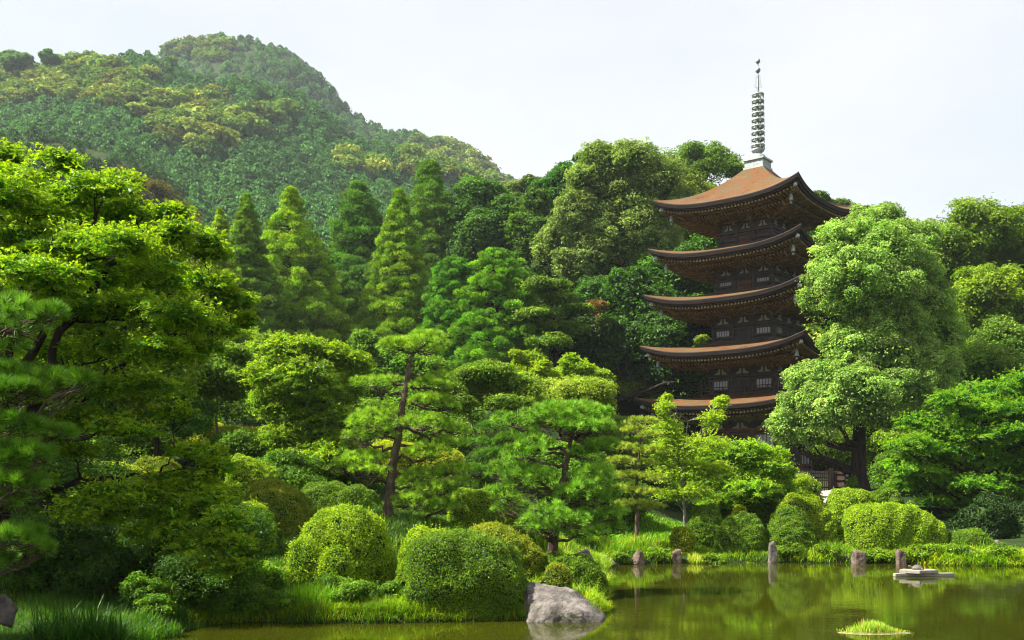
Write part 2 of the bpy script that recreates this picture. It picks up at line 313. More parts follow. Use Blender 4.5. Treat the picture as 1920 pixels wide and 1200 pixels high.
# ------------------------------------------------------------------ trees
MG,MY,MD=np.array([.055,.16,.014]),np.array([.14,.25,.018]),np.array([.02,.085,.018])
def pal(r,n,a,b,mix=.5):
    """per-leaf colour between a and b with an occasional odd leaf"""
    g=np.clip(r.random((n,1))*.7+mix-.35,0,1); c=np.asarray(a)*(1-g)+np.asarray(b)*g
    return c*(.8+.4*r.random((n,1)))
def crown(lobes,r,a,b,L=.12,asp=.55,cover=1.6,sub=.42,nsub=26,flat=.8,up=.5,jit=.45,core=.25,petal=1,droop=0,cap=170000,shell=.25,holes=0.0,lift=0,scat=.06,rv=.3,split=0,shoots=1.0,sh_len=.38,fill=.16,spray=0):
    """lobes: (centre, radii) ellipsoids; puffs sit on each and leaves sit on the puffs"""
    if split:
        L2=[]
        for c,R in lobes:
            for _ in range(split):
                o=sph(1,r)[0]*(.3+.4*r.random()); o[1]-=.12; k=.46+.3*r.random(); L2.append((c+o*R,R*np.array([k,k,k*(.85+.3*r.random())])))
            L2.append((c,R*.78))
        lobes=L2
    A=Acc(); ar=sum(4*math.pi*((l[1]**1.6).mean()**(2/1.6)) for l in lobes); n=int(min(cap,cover*ar/(L*L*asp*.5*petal)))
    w=np.array([(l[1].mean())**2 for l in lobes]); w=w/w.sum()
    for (c,R),k in zip(lobes,np.maximum((w*n).astype(int),40)):
        tone0=.85+.3*r.random()
        d=sph(nsub,r); d[:,2]=np.where((d[:,2]<-.35)&(r.random(nsub)<.75),-d[:,2],d[:,2]); d[:,2]+=lift
        sr=R.mean()*sub*(.6+.8*r.random(nsub)); sc=c+d*R*(.86-.35*sub+rv*r.random((nsub,1)))
        tn=(.68+.64*r.random(nsub))*tone0; mixs=np.clip(.5+.25*r.normal(size=nsub),0,1); alive=r.random(nsub)>=holes
        q=r.integers(0,nsub,k); q=q[alive[q]]; k=len(q); u=sph(k,r); u[:,2]=np.where((u[:,2]<0)&(r.random(k)<.5),-u[:,2],u[:,2])
        P=sc[q]+u*sr[q][:,None]*np.array([1,1,flat])*(1-shell*r.random((k,1))**1.5)
        P=P+r.normal(size=(k,3))*R*scat*np.array([1,1,.7])*(1+2*(r.random((k,1))<.1))
        if spray:
            dv_=sph(nsub,r); sc=c+dv_*R*(.25+.85*np.sqrt(r.random((nsub,1)))); sr=R[0]*spray*(.5+.8*r.random(nsub)); til=nrm(dv_*[1,1,0]+1e-3)*.28+r.normal(size=(nsub,3))*.1
            an=r.random(k)*6.283; ro=np.sqrt(r.random(k))*(.75+.25*np.cos(an*(5+q%3))); el=1+.5*np.sin(q*1.7)
            dx,dy=np.cos(an)*ro*el,np.sin(an)*ro/el; P=sc[q]+np.stack([dx,dy,-.22*ro**2-(til[q,0]*dx+til[q,1]*dy)],1)*sr[q][:,None]; P[:,2]+=r.normal(size=k)*sr[q]*.07
            u=np.stack([til[q,0]+.25*dx,til[q,1]+.25*dy,np.ones(k)],1)
        if droop: P[:,2]-=droop*sr[q]*((u[:,0]**2+u[:,1]**2))
        Nn=nrm(u*np.array([1,1,1/max(flat,.3)])*.8+nrm(d[q])*.3+[0,0,up]+r.normal(size=(k,3))*jit)
        if spray: Nn=nrm(nrm(u)+r.normal(size=(k,3))*jit)
        g=np.clip(mixs[q][:,None]+(r.random((k,1))-.5)*.6,0,1); col=(np.asarray(a)*(1-g)+np.asarray(b)*g)*(tn[q][:,None])*(.65+.7*r.random((k,1)))
        if petal==1:
            v,f=leaves(P,Nn,L,L*asp,r); A.add(v,f,col)
        else:
            t=r.normal(size=(k,3)); t=nrm(t-(t*Nn).sum(1,keepdims=True)*Nn); bb=np.cross(Nn,t)
            for an in np.linspace(-1.15,1.15,petal):
                dv=t*math.cos(an)+bb*math.sin(an)
                v,f=leaves(P+dv*L*.4,Nn,L*(1-.25*abs(an)),L*asp*.62,r,dv,.02); A.add(v,f,col)
        if fill>0:
            m_=int(k*fill); u=sph(m_,r); P=c+u*R*(1.28*r.random((m_,1))**.5); P[:,2]-=R[2]*.15; v,f=leaves(P,[0,0,.6]+u*.4+r.normal(size=(m_,3))*.6,L,L*asp*1.1,r)
            g=np.clip(.4+.4*r.normal(size=(m_,1)),0,1); A.add(v,f,(np.asarray(a)*(1-g)+np.asarray(b)*g)*(.65+.7*r.random((m_,1))))
        if shoots>0:
            m=int(nsub*shoots); dd=sph(m,r); dd[:,2]=np.abs(dd[:,2]); dr=nrm(dd*[1,1,.7]+[0,0,.45]+.3*r.normal(size=(m,3))); ln=R.mean()*sh_len*(.5+.8*r.random(m)); j=max(6,int(ln.mean()/L*2.2)); t=np.tile(np.linspace(0,1,j),m); q2=np.repeat(np.arange(m),j)
            st=c+dd*R*.86; PP=st[q2]+dr[q2]*(ln[q2]*t)[:,None]; PP[:,2]-=(.25*ln[q2]*t*t); PP+=r.normal(size=PP.shape)*L*.45*(1.15-t)[:,None]
            cs_=(np.asarray(b)*.75+np.asarray(a)*.25)*(.75+.5*r.random((m,1)))[q2]*(.8+.4*r.random((len(q2),1)))
            v,f=leaves(PP,r.normal(size=PP.shape)*.6+[0,0,1],L*1.05,L*asp,r,dr[q2],.7); A.add(v,f,cs_)
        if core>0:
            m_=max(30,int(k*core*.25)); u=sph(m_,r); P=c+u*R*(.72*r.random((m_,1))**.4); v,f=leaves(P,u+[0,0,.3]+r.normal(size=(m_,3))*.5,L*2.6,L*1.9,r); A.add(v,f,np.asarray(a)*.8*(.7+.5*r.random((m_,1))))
    return A
def limb_set(A,trunk,tr,lobes,r,rl=.35,sag=.06,twigs=5,mi=0):
    trunk=np.asarray(trunk,float)
    v,f=tube(trunk,tr,10); A.add(v,f,mi=mi)
    for c,R in lobes:
        below=[q for q in range(len(trunk)) if trunk[q][2]<c[2]-.15*R[2]] or [0]
        dist=[np.linalg.norm(trunk[q]-c)+abs(trunk[q][2]-(c[2]-np.hypot(*(trunk[q][:2]-c[:2]))*.5)) for q in below]
        q=below[int(np.argmin(dist))]; s=trunk[q]; r0=tr[q]*rl+.012
        p=curve(s,c-[0,0,R[2]*.2],7,-sag,r,.035); v,f=tube(p,np.linspace(r0,r0*.3,7),6); A.add(v,f,mi=mi)
        for _ in range(twigs):
            e=c+sph(1,r)[0]*R*.8; st=p[r.integers(3,7)]; pp=curve(st,e,5,.04,r,.06); v,f=tube(pp,np.linspace(r0*.32,r0*.08,5),4); A.add(v,f,mi=mi)
def lob(Y,l,r,deep=.9,jit=.5):
    out=[]
    for q in l:
        px,py,rx,ry=q[:4]; dY=q[4] if len(q)>4 else (r.random()-.5)*2*jit*rx*Y/F*2
        y=Y+dY; out.append((W(px,py,y),np.array([rx,rx*deep,ry])*y/F))
    return out
def tree(name,label,cat,base,Y,lobes,r,a,b,trunk=None,grow=1.12,gz=None,tw=.2,bark='bark',leafm='leaf',group=None,back=0,twigs=5,rl=.4,deep=.9,jit=.5,extra=None,**kw):
    g=G(base,Y,-.08)
    if gz is not None: g[2]=gz
    o=thing(name,g,label,cat,group)
    L=[(c_,R_0*grow) for c_,R_0 in lob(Y,lobes,r,deep,jit)]
    if back:   # fill the far side of the crown too
        for c,R in list(L)[::2]:
            L.append((c+np.array([r.normal()*.3*R[0],back*R[1],-.1*R[2]]),R*.9))
    if trunk is None:
        cx=np.mean([l[0] for l in L],0); top=max(l[0][2] for l in L); tp=np.array([cx[0],cx[1],top])
        pts=curve(g,tp,8,0,r,.025)
    else: pts=np.array([g if i==0 else W(px,py,Y+(q[0] if q else 0)) for i,(px,py,*q) in enumerate(trunk)])
    tr=np.linspace(tw,tw*.25,len(pts)); tr[0]*=1.35
    A=Acc(); limb_set(A,pts,tr,L,r,rl,twigs=twigs)
    A.build('trunk',M[bark],o,smooth=True,origin=g,tint=False)
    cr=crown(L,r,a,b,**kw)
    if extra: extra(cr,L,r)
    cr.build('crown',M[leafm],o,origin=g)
    return o
def conifer(name,label,base,Y,top,bot,wpx,r,a,b,group=None,puff=.12,L=.3,bri=1.4,cover=1.3,lean=0,dens=1.0,shape=.8,asp=.28,cat='tree',tw=.3,ragged=.2,hole=0.0):
    """cone of drooping puffs in loose whorls, needle sprays pointing outward and up"""
    g=G(base,Y,-.1); o=thing(name,g,label,cat,group)
    tp=W(base+lean,top,Y); H=tp[2]-W(base,bot,Y)[2]; z0=tp[2]-H; Rm=wpx*.56*Y/F; a=np.asarray(a)*bri; b=np.asarray(b)*bri
    A=Acc(); pts=curve(g,tp,9,0,r,.004); v,f=tube(pts,np.linspace(tw,.03,9),8); A.add(v,f)
    nt_=int(70*dens/(puff/.12)); Pc=[];Rr=[];Dd=[]
    for i in range(nt_):
        t=((i+.5)/nt_)**1.25; env=Rm*(1-(1-t)**1.0*0)*(t**shape); 
        kk=max(3,int(7*env/(Rm*.6)+2))
        for q in range(kk):
            if r.random()<hole: continue
            an=r.random()*6.283; ro=env*(.9+ragged*r.normal()*.6)*(1 if r.random()<.75 else .6)
            z=tp[2]-H*t+r.normal()*.15; ctr=pts[0]+(tp-pts[0])*np.clip((z-g[2])/(tp[2]-g[2]),0,1)
            c=np.array([ctr[0]+ro*math.cos(an),ctr[1]+ro*math.sin(an),z-ro*.08]); Pc.append(c); Rr.append(H*puff*(.55+.55*t)*(.75+.5*r.random())*.5); Dd.append([math.cos(an),math.sin(an),.35])
            if q%3==0:
                pp=curve([ctr[0],ctr[1],z-.1*ro],c,4,.05); v,f=tube(pp,[tw*.16,tw*.12,tw*.08,.01],4); A.add(v,f)
    A.build('trunk',M['bark'],o,smooth=True,origin=g,tint=False)
    Pc=np.array(Pc);Rr=np.array(Rr);Dd=np.array(Dd); n=int(min(150000,cover*(4*math.pi*Rr**2).sum()/(L*L*asp*.5)))
    w=Rr**2/(Rr**2).sum(); k=r.choice(len(Pc),n,p=w); u=sph(n,r); u[:,2]=np.where((u[:,2]<-.2)&(r.random(n)<.7),-u[:,2],u[:,2])
    P=Pc[k]+u*Rr[k][:,None]*[1,1,.75]*(1-.3*r.random((n,1))); up=nrm(u+Dd[k]*.4+[0,0,.5]); tn=(.6+.8*r.random(len(Pc)))[k]; mx=np.clip(.5+.3*r.normal(size=len(Pc)),0,1)[k][:,None]
    side=nrm(np.cross(up,r.normal(size=(n,3)))+up*.5)
    c=(np.asarray(a)*(1-mx)+np.asarray(b)*mx)*tn[:,None]*(.65+.7*r.random((n,1)))
    v,f=leaves(P,side,L,L*asp,r,up,.35); B=Acc(); B.add(v,f,c)
    B.build('crown',M['needle'],o,origin=g); return o
def pine(name,label,base,Y,trunk,tw,pads,r,a,b,needle=.13,wd=.008,tuft=120,k=14,spread=.55,group=None,bark='pine_bark',tw2=1.0,limbs=True,deep=.85,cat='pine tree'):
    """cloud-pruned pine: trunk, limbs and flat needle pads"""
    g=G(base,Y,-.08) if trunk is None or trunk[0] is None or trunk[0][0]>-50 else W(trunk[0][0],trunk[0][1],Y)
    o=thing(name,g,label,cat,group)
    pts=np.array([g]+[W(px,py,Y+(q[0] if q else 0)) for px,py,*q in trunk[1:]])
    tt=np.linspace(0,1,len(pts)); ti=np.linspace(0,1,len(pts)*4); pts=np.stack([np.interp(ti,tt,pts[:,c]) for c in range(3)],1)
    pts[1:-1]=(pts[:-2]+pts[1:-1]*2+pts[2:])/4; pts[1:-1]+=r.normal(size=(len(pts)-2,3))*tw*.1
    A=Acc(); tr=np.linspace(tw,tw*.3,len(pts)); tr[0]*=1.3; v,f=tube(pts,tr,10); A.add(v,f)
    B=Acc()
    for q in pads:
        px,py,rx,ry=q[:4]; y=Y+(q[4] if len(q)>4 else (r.random()-.5)*rx*Y/F*1.4); c=W(px,py,y); R=np.array([rx,rx*deep,ry])*y/F
        s=pts[int(np.argmin(np.linalg.norm(pts-(c-[0,0,np.hypot(c[0]-np.interp(c[2],pts[:,2],pts[:,0]),c[1]-Y)*.15]),axis=1)))]
        if limbs:
            e=c-[0,0,R[2]*.45]; p=curve(s,e,8,-.12,r,.04); v,f=tube(p,np.linspace(tw*.34,tw*.13,8)*tw2,6); A.add(v,f)
            for _ in range(12):
                ee=e+nrm(r.normal(size=3))*R*[.95,.95,.3]; p2=curve(p[r.integers(5,8)],ee,5,-.05,r,.08); v,f=tube(p2,np.linspace(tw*.1*tw2,.005,5),4); A.add(v,f)
        n=max(20,int(tuft*math.pi*R[0]*R[1]*1.3)); u=sph(n,r); u[:,2]=np.where(u[:,2]<-.3,-u[:,2],u[:,2]); bump=1+.22*nz(u*R,.35,int(abs(px)+py),2)[:,None]
        P=c+u*R*bump*(1-.25*r.random((n,1))**2); P[:,2]+=-.06*R[2]; D=nrm(u*.75/np.array([1,1,.8])+[0,0,.7]+.25*r.normal(size=(n,3)))
        tn=.6+.8*r.random(n); mx=np.clip(.5+.25*r.normal(size=n),0,1)[:,None]; col=(np.asarray(a)*(1-mx)+np.asarray(b)*mx)*tn[:,None]
        v,f=needles(P-D*needle*.4,D,needle,wd,k,spread,r); B.add(v,f,np.repeat(col,k,0)*(.85+.3*r.random((n*k,1))))
        m_=n//3; P=c+sph(m_,r)*R*.6*r.random((m_,1))**.4; v,f=needles(P,r.normal(size=(m_,3))+[0,0,.3],needle,wd*2,6,.8,r); B.add(v,f,np.asarray(a)*.75)
    A.build('trunk',M[bark],o,smooth=True,origin=g,tint=False); B.build('crown',M['needle'],o,origin=g); return o

r=np.random.default_rng(5)
CED_A,CED_B=(.03,.12,.018),(.07,.17,.02)
# conifers behind the garden
conifer('cedar_tree','broad bright green conical cedar with puffy boughs, rising just past the great maple',545,84,358,655,235,r,(.05,.13,.014),(.1,.19,.02),tw=.35,L=.28,puff=.12,shape=.88,ragged=.12)
conifer('cedar_tree','slim tapering yellow-green cedar standing between the dull cypress and the rounded cypress clump',748,86,360,665,150,r,(.04,.12,.016),(.09,.17,.024),tw=.3,L=.26,shape=.8,puff=.1,ragged=.14)
conifer('cypress_tree','dull dark green cypress standing back between the two tall bright cedars',672,100,345,650,150,r,(.022,.09,.026),(.042,.11,.03),tw=.3,L=.34,shape=.55,puff=.13,ragged=.3)
conifer('cypress_tree','narrow dull cypress rising highest just behind the slim tapering cedar',806,105,308,640,120,r,(.028,.095,.026),(.052,.12,.03),tw=.3,L=.34,shape=.5,puff=.12,ragged=.3)
conifer('fir_tree','sparse dull olive conifer with level open boughs poking up beside the big maple crown',462,78,370,620,110,r,(.035,.1,.02),(.065,.14,.035),tw=.25,L=.26,cover=.8,hole=.3,ragged=.4,shape=.7,puff=.09)
conifer('fir_tree','small pale green conifer top just above the big maple crown',412,70,400,600,70,r,(.07,.15,.025),(.12,.2,.03),tw=.2,L=.24,cover=.8,hole=.2,ragged=.3,shape=.7,puff=.1)
# broad evergreens, far row
def FT(*a,**k): return tree(*a,**{**dict(L=.34,cover=1.5,sub=.4,flat=.75,cap=60000,split=2,nsub=18,shoots=.6,sh_len=.25,leafm='leaf',twigs=2),**k})
FT('evergreen_tree','broad dark green evergreen with layered crown standing behind the rounded cypress clump','tree',915,104,[(910,375,45,32),(880,405,42,35),(950,410,48,40),(915,440,60,40),(870,460,40,38),(960,465,40,40),(915,490,70,40),(905,550,75,50)],r,(.018,.075,.02),(.04,.12,.028),tw=.4,back=1)
FT('evergreen_tree','dark tree filling the gap between the rounded cypress clump and the huge pale evergreen','tree',1010,98,[(1005,400,30,40),(985,440,35,40),(1020,460,35,45),(1000,510,45,50),(1010,580,60,60),(1060,610,60,50)],r,(.016,.07,.016),(.05,.11,.02),tw=.35,back=1)
FT('evergreen_tree','small rounded tree on the skyline at the foot of the mountain ridge','tree',975,125,[(1000,352,26,18),(965,372,34,24),(1000,385,40,28),(960,410,40,30)],r,(.03,.09,.03),(.07,.13,.045),tw=.3,back=1)
FT('pine_tree','dark ragged pine on the skyline behind the huge pale evergreen','tree',1075,112,[(1060,318,22,14),(1095,300,22,14),(1050,345,32,20),(1085,335,40,22),(1060,375,45,30),(1100,370,40,30)],r,(.012,.07,.02),(.025,.1,.026),tw=.35,back=1,holes=.2)
BIG_A,BIG_B=(.055,.125,.06),(.125,.21,.13)
FT('evergreen_tree','huge pale grey-green evergreen towering beside the pagoda roofs','tree',1160,94,[(1140,310,42,34),(1100,345,42,38),(1190,300,50,36),(1235,330,50,42),(1170,360,60,45),(1085,400,45,45),(1060,450,40,42),(1130,430,60,50),(1200,410,55,48),(1255,390,42,42),(1100,490,60,42),(1175,490,60,48),(1240,470,45,42),(1075,505,38,30)],r,BIG_A,BIG_B,tw=.9,back=.9,cap=150000,L=.24,cover=1.5,nsub=44,sub=.3,scat=.025,jit=.32,rv=.4,shoots=.4,sh_len=.2)
FT('evergreen_tree','deep green lower tree spreading under the huge pale evergreen','tree',1180,86,[(1120,560,50,42),(1180,545,55,45),(1240,530,50,45),(1290,510,50,45),(1150,600,60,40),(1220,590,60,45),(1290,580,55,45),(1330,560,45,40),(1330,480,40,40)],r,(.014,.07,.018),(.035,.12,.02),tw=.5,back=.8,cap=90000)
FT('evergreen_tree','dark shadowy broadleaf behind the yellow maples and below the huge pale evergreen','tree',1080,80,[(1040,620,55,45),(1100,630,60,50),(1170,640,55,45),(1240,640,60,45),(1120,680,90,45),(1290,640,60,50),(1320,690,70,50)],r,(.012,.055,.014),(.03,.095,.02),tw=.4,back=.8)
FT('round_tree','round open-crowned tree with sky showing through, on the hilltop behind the topmost pagoda roof','tree',1330,118,[(1320,290,40,24),(1290,305,24,20),(1355,305,32,24),(1325,325,46,24),(1375,320,20,14),(1300,340,26,18)],r,(.03,.1,.02),(.07,.15,.03),tw=.35,back=.6,holes=.25,core=0,L=.3,cover=1.0)
FT('hilltop_tree','olive green tree between the topmost roof and the huge pale evergreen','tree',1290,108,[(1275,345,35,28),(1290,385,45,32),(1320,370,35,28),(1300,430,50,40)],r,(.05,.11,.02),(.1,.15,.03),tw=.4,back=.8)
FT('hilltop_tree','small tree just showing above the eave tip of the topmost roof','tree',1545,118,[(1530,375,22,14),(1550,392,24,16),(1585,388,20,12),(1600,405,28,20),(1560,420,30,24)],r,(.02,.08,.02),(.06,.12,.03),tw=.3,back=.6)
FT('hilltop_tree','thin wispy grey-brown tree on the skyline past the camphor crown','tree',1745,112,[(1745,425,18,14),(1735,445,22,18),(1760,440,16,16)],r,(.08,.1,.05),(.13,.14,.07),tw=.15,holes=.5,core=0,cover=.5,L=.25)
FT('round_tree','great domed yellow-green tree on the hill beyond the camphor crown','tree',1850,90,[(1850,430,70,40),(1910,425,60,36),(1800,460,55,42),(1860,475,70,45),(1940,470,70,45),(1790,510,50,45),(1850,530,60,45),(1920,520,60,45),(1770,560,45,45),(1990,460,60,50)],r,(.04,.115,.014),(.1,.19,.022),tw=.6,back=.8,cap=110000,L=.28)
FT('round_tree','rounded yellow-green tree below the great domed one at the edge of the hill','tree',1900,78,[(1900,540,60,45),(1850,570,55,42),(1930,590,60,50),(1870,610,60,45),(1810,600,45,45),(1990,580,60,55),(1830,650,60,50),(1770,640,50,50)],r,(.045,.125,.012),(.12,.21,.02),tw=.5,back=.8,cap=90000,L=.26)
# round cypress clump
conifer('rounded_cypress','full rounded bright green cypress, the larger of the joined pair behind the garden pines',930,78,472,700,170,r,(.025,.11,.012),(.07,.17,.018),tw=.35,shape=.32,puff=.12,L=.24)
conifer('rounded_cypress','smaller dense cypress joined to the larger bright rounded one',850,79,485,700,110,r,(.02,.1,.02),(.045,.14,.025),tw=.3,shape=.3,puff=.11,L=.24)
tree('pine_tree','layered pale-tipped pine between the rounded cypress and the dark wood',  'tree',1040,74,[(1020,535,38,10),(1045,560,30,9),(1010,590,34,9),(1050,615,40,9),(1080,580,25,8),(1030,640,35,9)],r,(.03,.11,.02),(.09,.17,.025),tw=.25,L=.24,sub=.5,nsub=14,flat=.5,back=.5)
conifer('fir_tree','dim green conifer behind the tall puffy cedar beside the gap in the trees',640,92,515,660,90,r,(.03,.1,.025),(.06,.13,.035),tw=.25,L=.26,cover=.8,hole=.2,ragged=.4,shape=.5,puff=.12)

for px_,lb_,lo_ in ((30,'large rounded tree standing out on the far mountain ridge at its low end',[(24,108,18,12),(44,112,16,12),(12,117,14,10),(36,118,20,9)]),(92,'smaller flat-topped tree on the mountain ridge beside the large rounded one',[(88,104,12,7),(98,108,12,6),(92,113,14,6)])):
    FT('ridge_tree',lb_,'tree',px_,412,lo_,r,(.02,.09,.035),(.05,.13,.05),tw=.5,gz=float(RD2.z(np.array([float(px_)]),np.array([412.]))[0]),L=1.0,back=.6,cap=9000,holes=.15,core=.1)
# ------------------------------------------------------------------ garden trees, middle distance
r=np.random.default_rng(9)
YG_A,YG_B=(.06,.17,.012),(.16,.27,.02)
def MT(*a,**k): return tree(*a,**{**dict(L=.15,asp=.6,cover=1.5,flat=.55,cap=80000,leafm='maple',twigs=4,tw=.12,up=.7,split=3,nsub=18,sub=.42,fill=.2,shoots=1.3,sh_len=.5,spray=.5),**k})
tree('withered_tree','small withered rusty brown tree among the dark evergreens beside the pagoda eaves','tree',1118,79,[(1112,585,14,20),(1122,605,10,14),(1128,575,8,10)],r,(.09,.06,.035),(.14,.1,.07),tw=.1,L=.16,cover=.8,core=0,twigs=6)
MT('silvery_tree','pale silvery green tree beside the second pagoda roof','tree',1210,84,[(1215,650,40,26),(1180,680,40,30),(1240,675,35,30),(1150,700,35,26),(1215,710,50,30),(1130,670,28,20)],r,(.09,.17,.05),(.17,.25,.1),leafm='leaf',back=.8,flat=.8,L=.16,spray=0)
MT('maple_tree','yellow-green maple with feathery tips beside the lowest pagoda roof','maple',1190,84,[(1200,722,48,14),(1165,735,50,18),(1225,740,35,16),(1140,755,50,20),(1190,765,55,20),(1110,735,40,18)],r,(.09,.19,.01),(.21,.28,.015),back=.8)
MT('maple_tree','bright yellow maple top rising behind the umbrella-shaped tree','maple',995,58,[(985,680,24,16),(955,698,26,16),(1015,692,22,16),(990,716,45,18),(1035,708,26,16),(965,664,12,8)],r,(.07,.18,.01),(.16,.26,.018),back=.8)
MT('maple_tree','bright yellow-green maple top beside the yellow one, toward the pagoda','maple',1080,59,[(1070,682,20,14),(1098,697,24,16),(1050,702,22,14),(1118,714,26,14),(1080,722,44,18)],r,(.06,.17,.012),(.14,.25,.02),back=.8)
MT('leafy_shrub','soft grey-green feathery shrub spreading behind the black pines','shrub',1050,47,[(1020,740,55,24),(1090,735,55,24),(1100,768,45,26),(1050,770,60,30),(990,770,45,28),(1120,805,45,30)],r,(.08,.17,.03),(.15,.23,.06),leafm='leaf',back=.8,flat=.8,L=.11,spray=0)
MT('umbrella_tree','umbrella-shaped tree with several bare slanting grey trunks and dense dark underside','tree',905,44,[(870,715,40,22),(915,705,45,22),(955,725,40,24),(985,745,28,18),(845,735,28,18),(905,740,60,22),(950,755,45,16),(860,755,36,16)],r,(.035,.12,.015),(.1,.18,.03),leafm='leaf',flat=.7,bark='grey_bark',L=.11,back=.6,tw=.09,spray=0,
   trunk=[(905,850),(897,825),(888,800),(880,775),(884,750)])
gs=G(905,44); 
MT('umbrella_tree','loose umbrella-crowned tree with fan of bare stems behind the big maple boughs','tree',412,44,[(380,680,45,26),(430,670,45,26),(350,700,40,24),(465,700,30,24),(405,705,55,26),(440,735,36,22),(360,735,40,22)],r,(.03,.11,.014),(.09,.18,.022),leafm='leaf',flat=.7,bark='grey_bark',L=.11,back=.6,tw=.09,trunk=[(412,850),(410,820),(405,790),(408,760),(405,730)],spray=0)
MT('maple_tree','full bright green maple with feathery yellow top beside the tallest garden pine','maple',590,40,[(530,655,36,22),(575,650,36,20),(625,665,40,24),(665,680,36,26),(500,690,34,28),(560,700,50,34),(610,720,50,36),(655,735,40,34),(500,750,40,36),(545,760,50,36),(600,790,55,36),(650,800,40,32),(530,820,50,30),(580,850,60,30),(640,850,45,30)],r,(.045,.15,.012),(.15,.26,.016),back=.8,L=.12,cap=110000,petal=2,cover=1.5)
MT('leafy_tree','small blue-green tree half hidden behind the outer edge of the great maple','tree',300,42,[(290,680,50,40),(340,660,40,34),(250,700,50,40),(300,740,60,40),(220,760,50,40),(350,780,50,36)],r,(.02,.1,.022),(.05,.15,.03),leafm='leaf',back=.6,L=.13,spray=0)
MT('leafy_tree','bushy green tree in the shade between the umbrella tree and the cedars','tree',700,60,[(690,650,30,24),(720,690,50,40),(690,740,50,40),(740,780,60,50),(800,700,50,30),(800,760,60,40),(820,820,60,40)],r,(.03,.12,.012),(.08,.18,.02),leafm='leaf',back=.5,L=.17,spray=0)
MT('leafy_tree','low bright tree under the two tall bright cedars','tree',460,66,[(440,640,50,30),(500,650,40,24),(400,620,50,34),(360,600,50,34)],r,(.05,.15,.012),(.12,.22,.018),back=.5,L=.17)
# thin wispy tree and round maple before the pagoda
WA,WB=(.08,.2,.022),(.17,.29,.05)
tree('young_maple','airy light green tree with a cluster of thin pale grey stems before the pagoda','maple',1285,38.5,[(1246,770,15,20),(1250,806,26,24),(1350,762,12,16),(1334,788,20,18),(1270,845,40,22),(1320,835,34,20),(1230,850,28,18),(1290,880,48,18),(1245,895,32,14),(1335,885,30,14),(1300,925,36,10),(1265,930,26,8),(1358,750,6,8),(1250,748,7,9)],r,WA,WB,tw=.075,bark='grey_bark',leafm='maple',L=.09,asp=.5,cover=.9,flat=.5,sub=.36,nsub=22,core=0,up=.5,twigs=9,holes=.15,grow=1.1,split=1,shoots=2.5,sh_len=1.0,fill=.1,spray=.6,
   trunk=[(1285,990),(1284,965),(1280,930),(1278,890),(1282,840),(1290,790)],extra=None)
tree('maple_tree','dense round light green maple spreading in front of the pagoda base','maple',1400,41,[(1340,850,34,22),(1380,842,32,20),(1420,848,36,20),(1455,862,32,20),(1472,888,22,18),(1330,870,34,24),(1380,865,44,28),(1430,880,44,28),(1360,905,44,24),(1410,915,46,24),(1455,915,36,20),(1340,935,36,18),(1395,940,44,18)],r,(.045,.17,.014),(.15,.28,.03),tw=.14,leafm='maple',L=.12,asp=.5,petal=2,cover=1.4,flat=.55,back=.8,up=.65,cap=110000,split=2,nsub=18,fill=.12,shoots=1.4,sh_len=.6,spray=.5)
tree('maple_tree','low flat-sprayed maple bough catching the sun beside the wooden fence','maple',1470,44,[(1455,915,34,14),(1480,930,36,12),(1440,945,36,14),(1500,905,20,12)],r,(.07,.18,.01),(.17,.28,.02),tw=.08,leafm='maple',L=.11,asp=.5,petal=2,flat=.4,back=.5)
# the camphor tree
CA,CB=(.072,.19,.075),(.165,.29,.18)
tree('camphor_tree','huge camphor tree with billowing pale green crown and thick dark trunk','tree',1610,58,
 [(1640,425,50,34,1.5),(1590,455,48,38,-.5),(1660,470,55,42,-1),(1558,500,36,40,-1),(1600,520,60,46,-2),(1665,540,58,46,-1.5),(1562,560,34,34,-.5),(1600,580,48,34,-1),(1725,450,36,32,1.5),(1715,510,45,42,.5),(1735,580,48,48,.5),(1765,630,38,46,1),
  (1640,620,48,36,-1),(1600,690,46,34,-1.5),(1700,780,44,22,0),(1560,650,24,20,-1),(1690,610,48,40,-1),(1600,650,44,38,-1.5),(1660,670,55,42,-2),(1730,680,50,44,-.5),(1560,710,44,36,-1.5),(1515,745,44,40,-1.5),(1490,790,36,32,-1),(1560,770,52,40,-2.5),(1620,740,60,44,-3),(1690,730,56,42,-2),(1740,730,44,36,0),(1530,815,40,22,-1),(1660,780,46,20,-1.5),(1765,690,34,36,1),(1480,815,26,18,0)],
 r,CA,CB,tw=.52,leafm='leaf',L=.14,asp=.6,cover=1.9,sub=.3,nsub=52,flat=.85,back=.7,cap=280000,twigs=3,rl=.42,up=.5,jit=.3,scat=.03,rv=.42,grow=1.0,fill=.08,shoots=.5,sh_len=.2,
 trunk=[(1610,922),(1609,885),(1610,840),(1612,790),(1615,740),(1618,660),(1625,560)])
# right-hand maples and trees
tree('broadleaf_tree','mid green broadleaf tree with whitish leaf glints above the dark maple at the pond edge','tree',1880,62,[(1880,650,50,34),(1930,670,50,36),(1840,690,45,36),(1890,710,55,36),(1940,720,50,36),(1830,740,45,34)],r,(.035,.13,.025),(.11,.2,.06),tw=.25,L=.19,cover=1.4,back=.7)
RM=[(1850,735,50,20),(1900,720,48,22),(1780,750,46,18),(1830,770,60,20),(1900,770,60,24),(1740,790,46,18),(1790,810,60,20),(1860,815,60,22),(1930,820,60,26),(1720,835,44,16),(1780,850,60,20),(1850,860,60,22),(1920,870,60,26),(1715,885,40,14),(1760,895,56,16),(1830,905,60,20),(1900,915,60,24),(1780,930,54,16),(1850,945,60,18),(1730,915,36,12),(1980,850,70,40),(1960,930,60,26),(1990,760,60,40),(1810,965,36,10),(1700,908,40,10),(1745,942,40,9),(1692,868,34,10),(1860,975,50,10),(1690,835,30,10)]
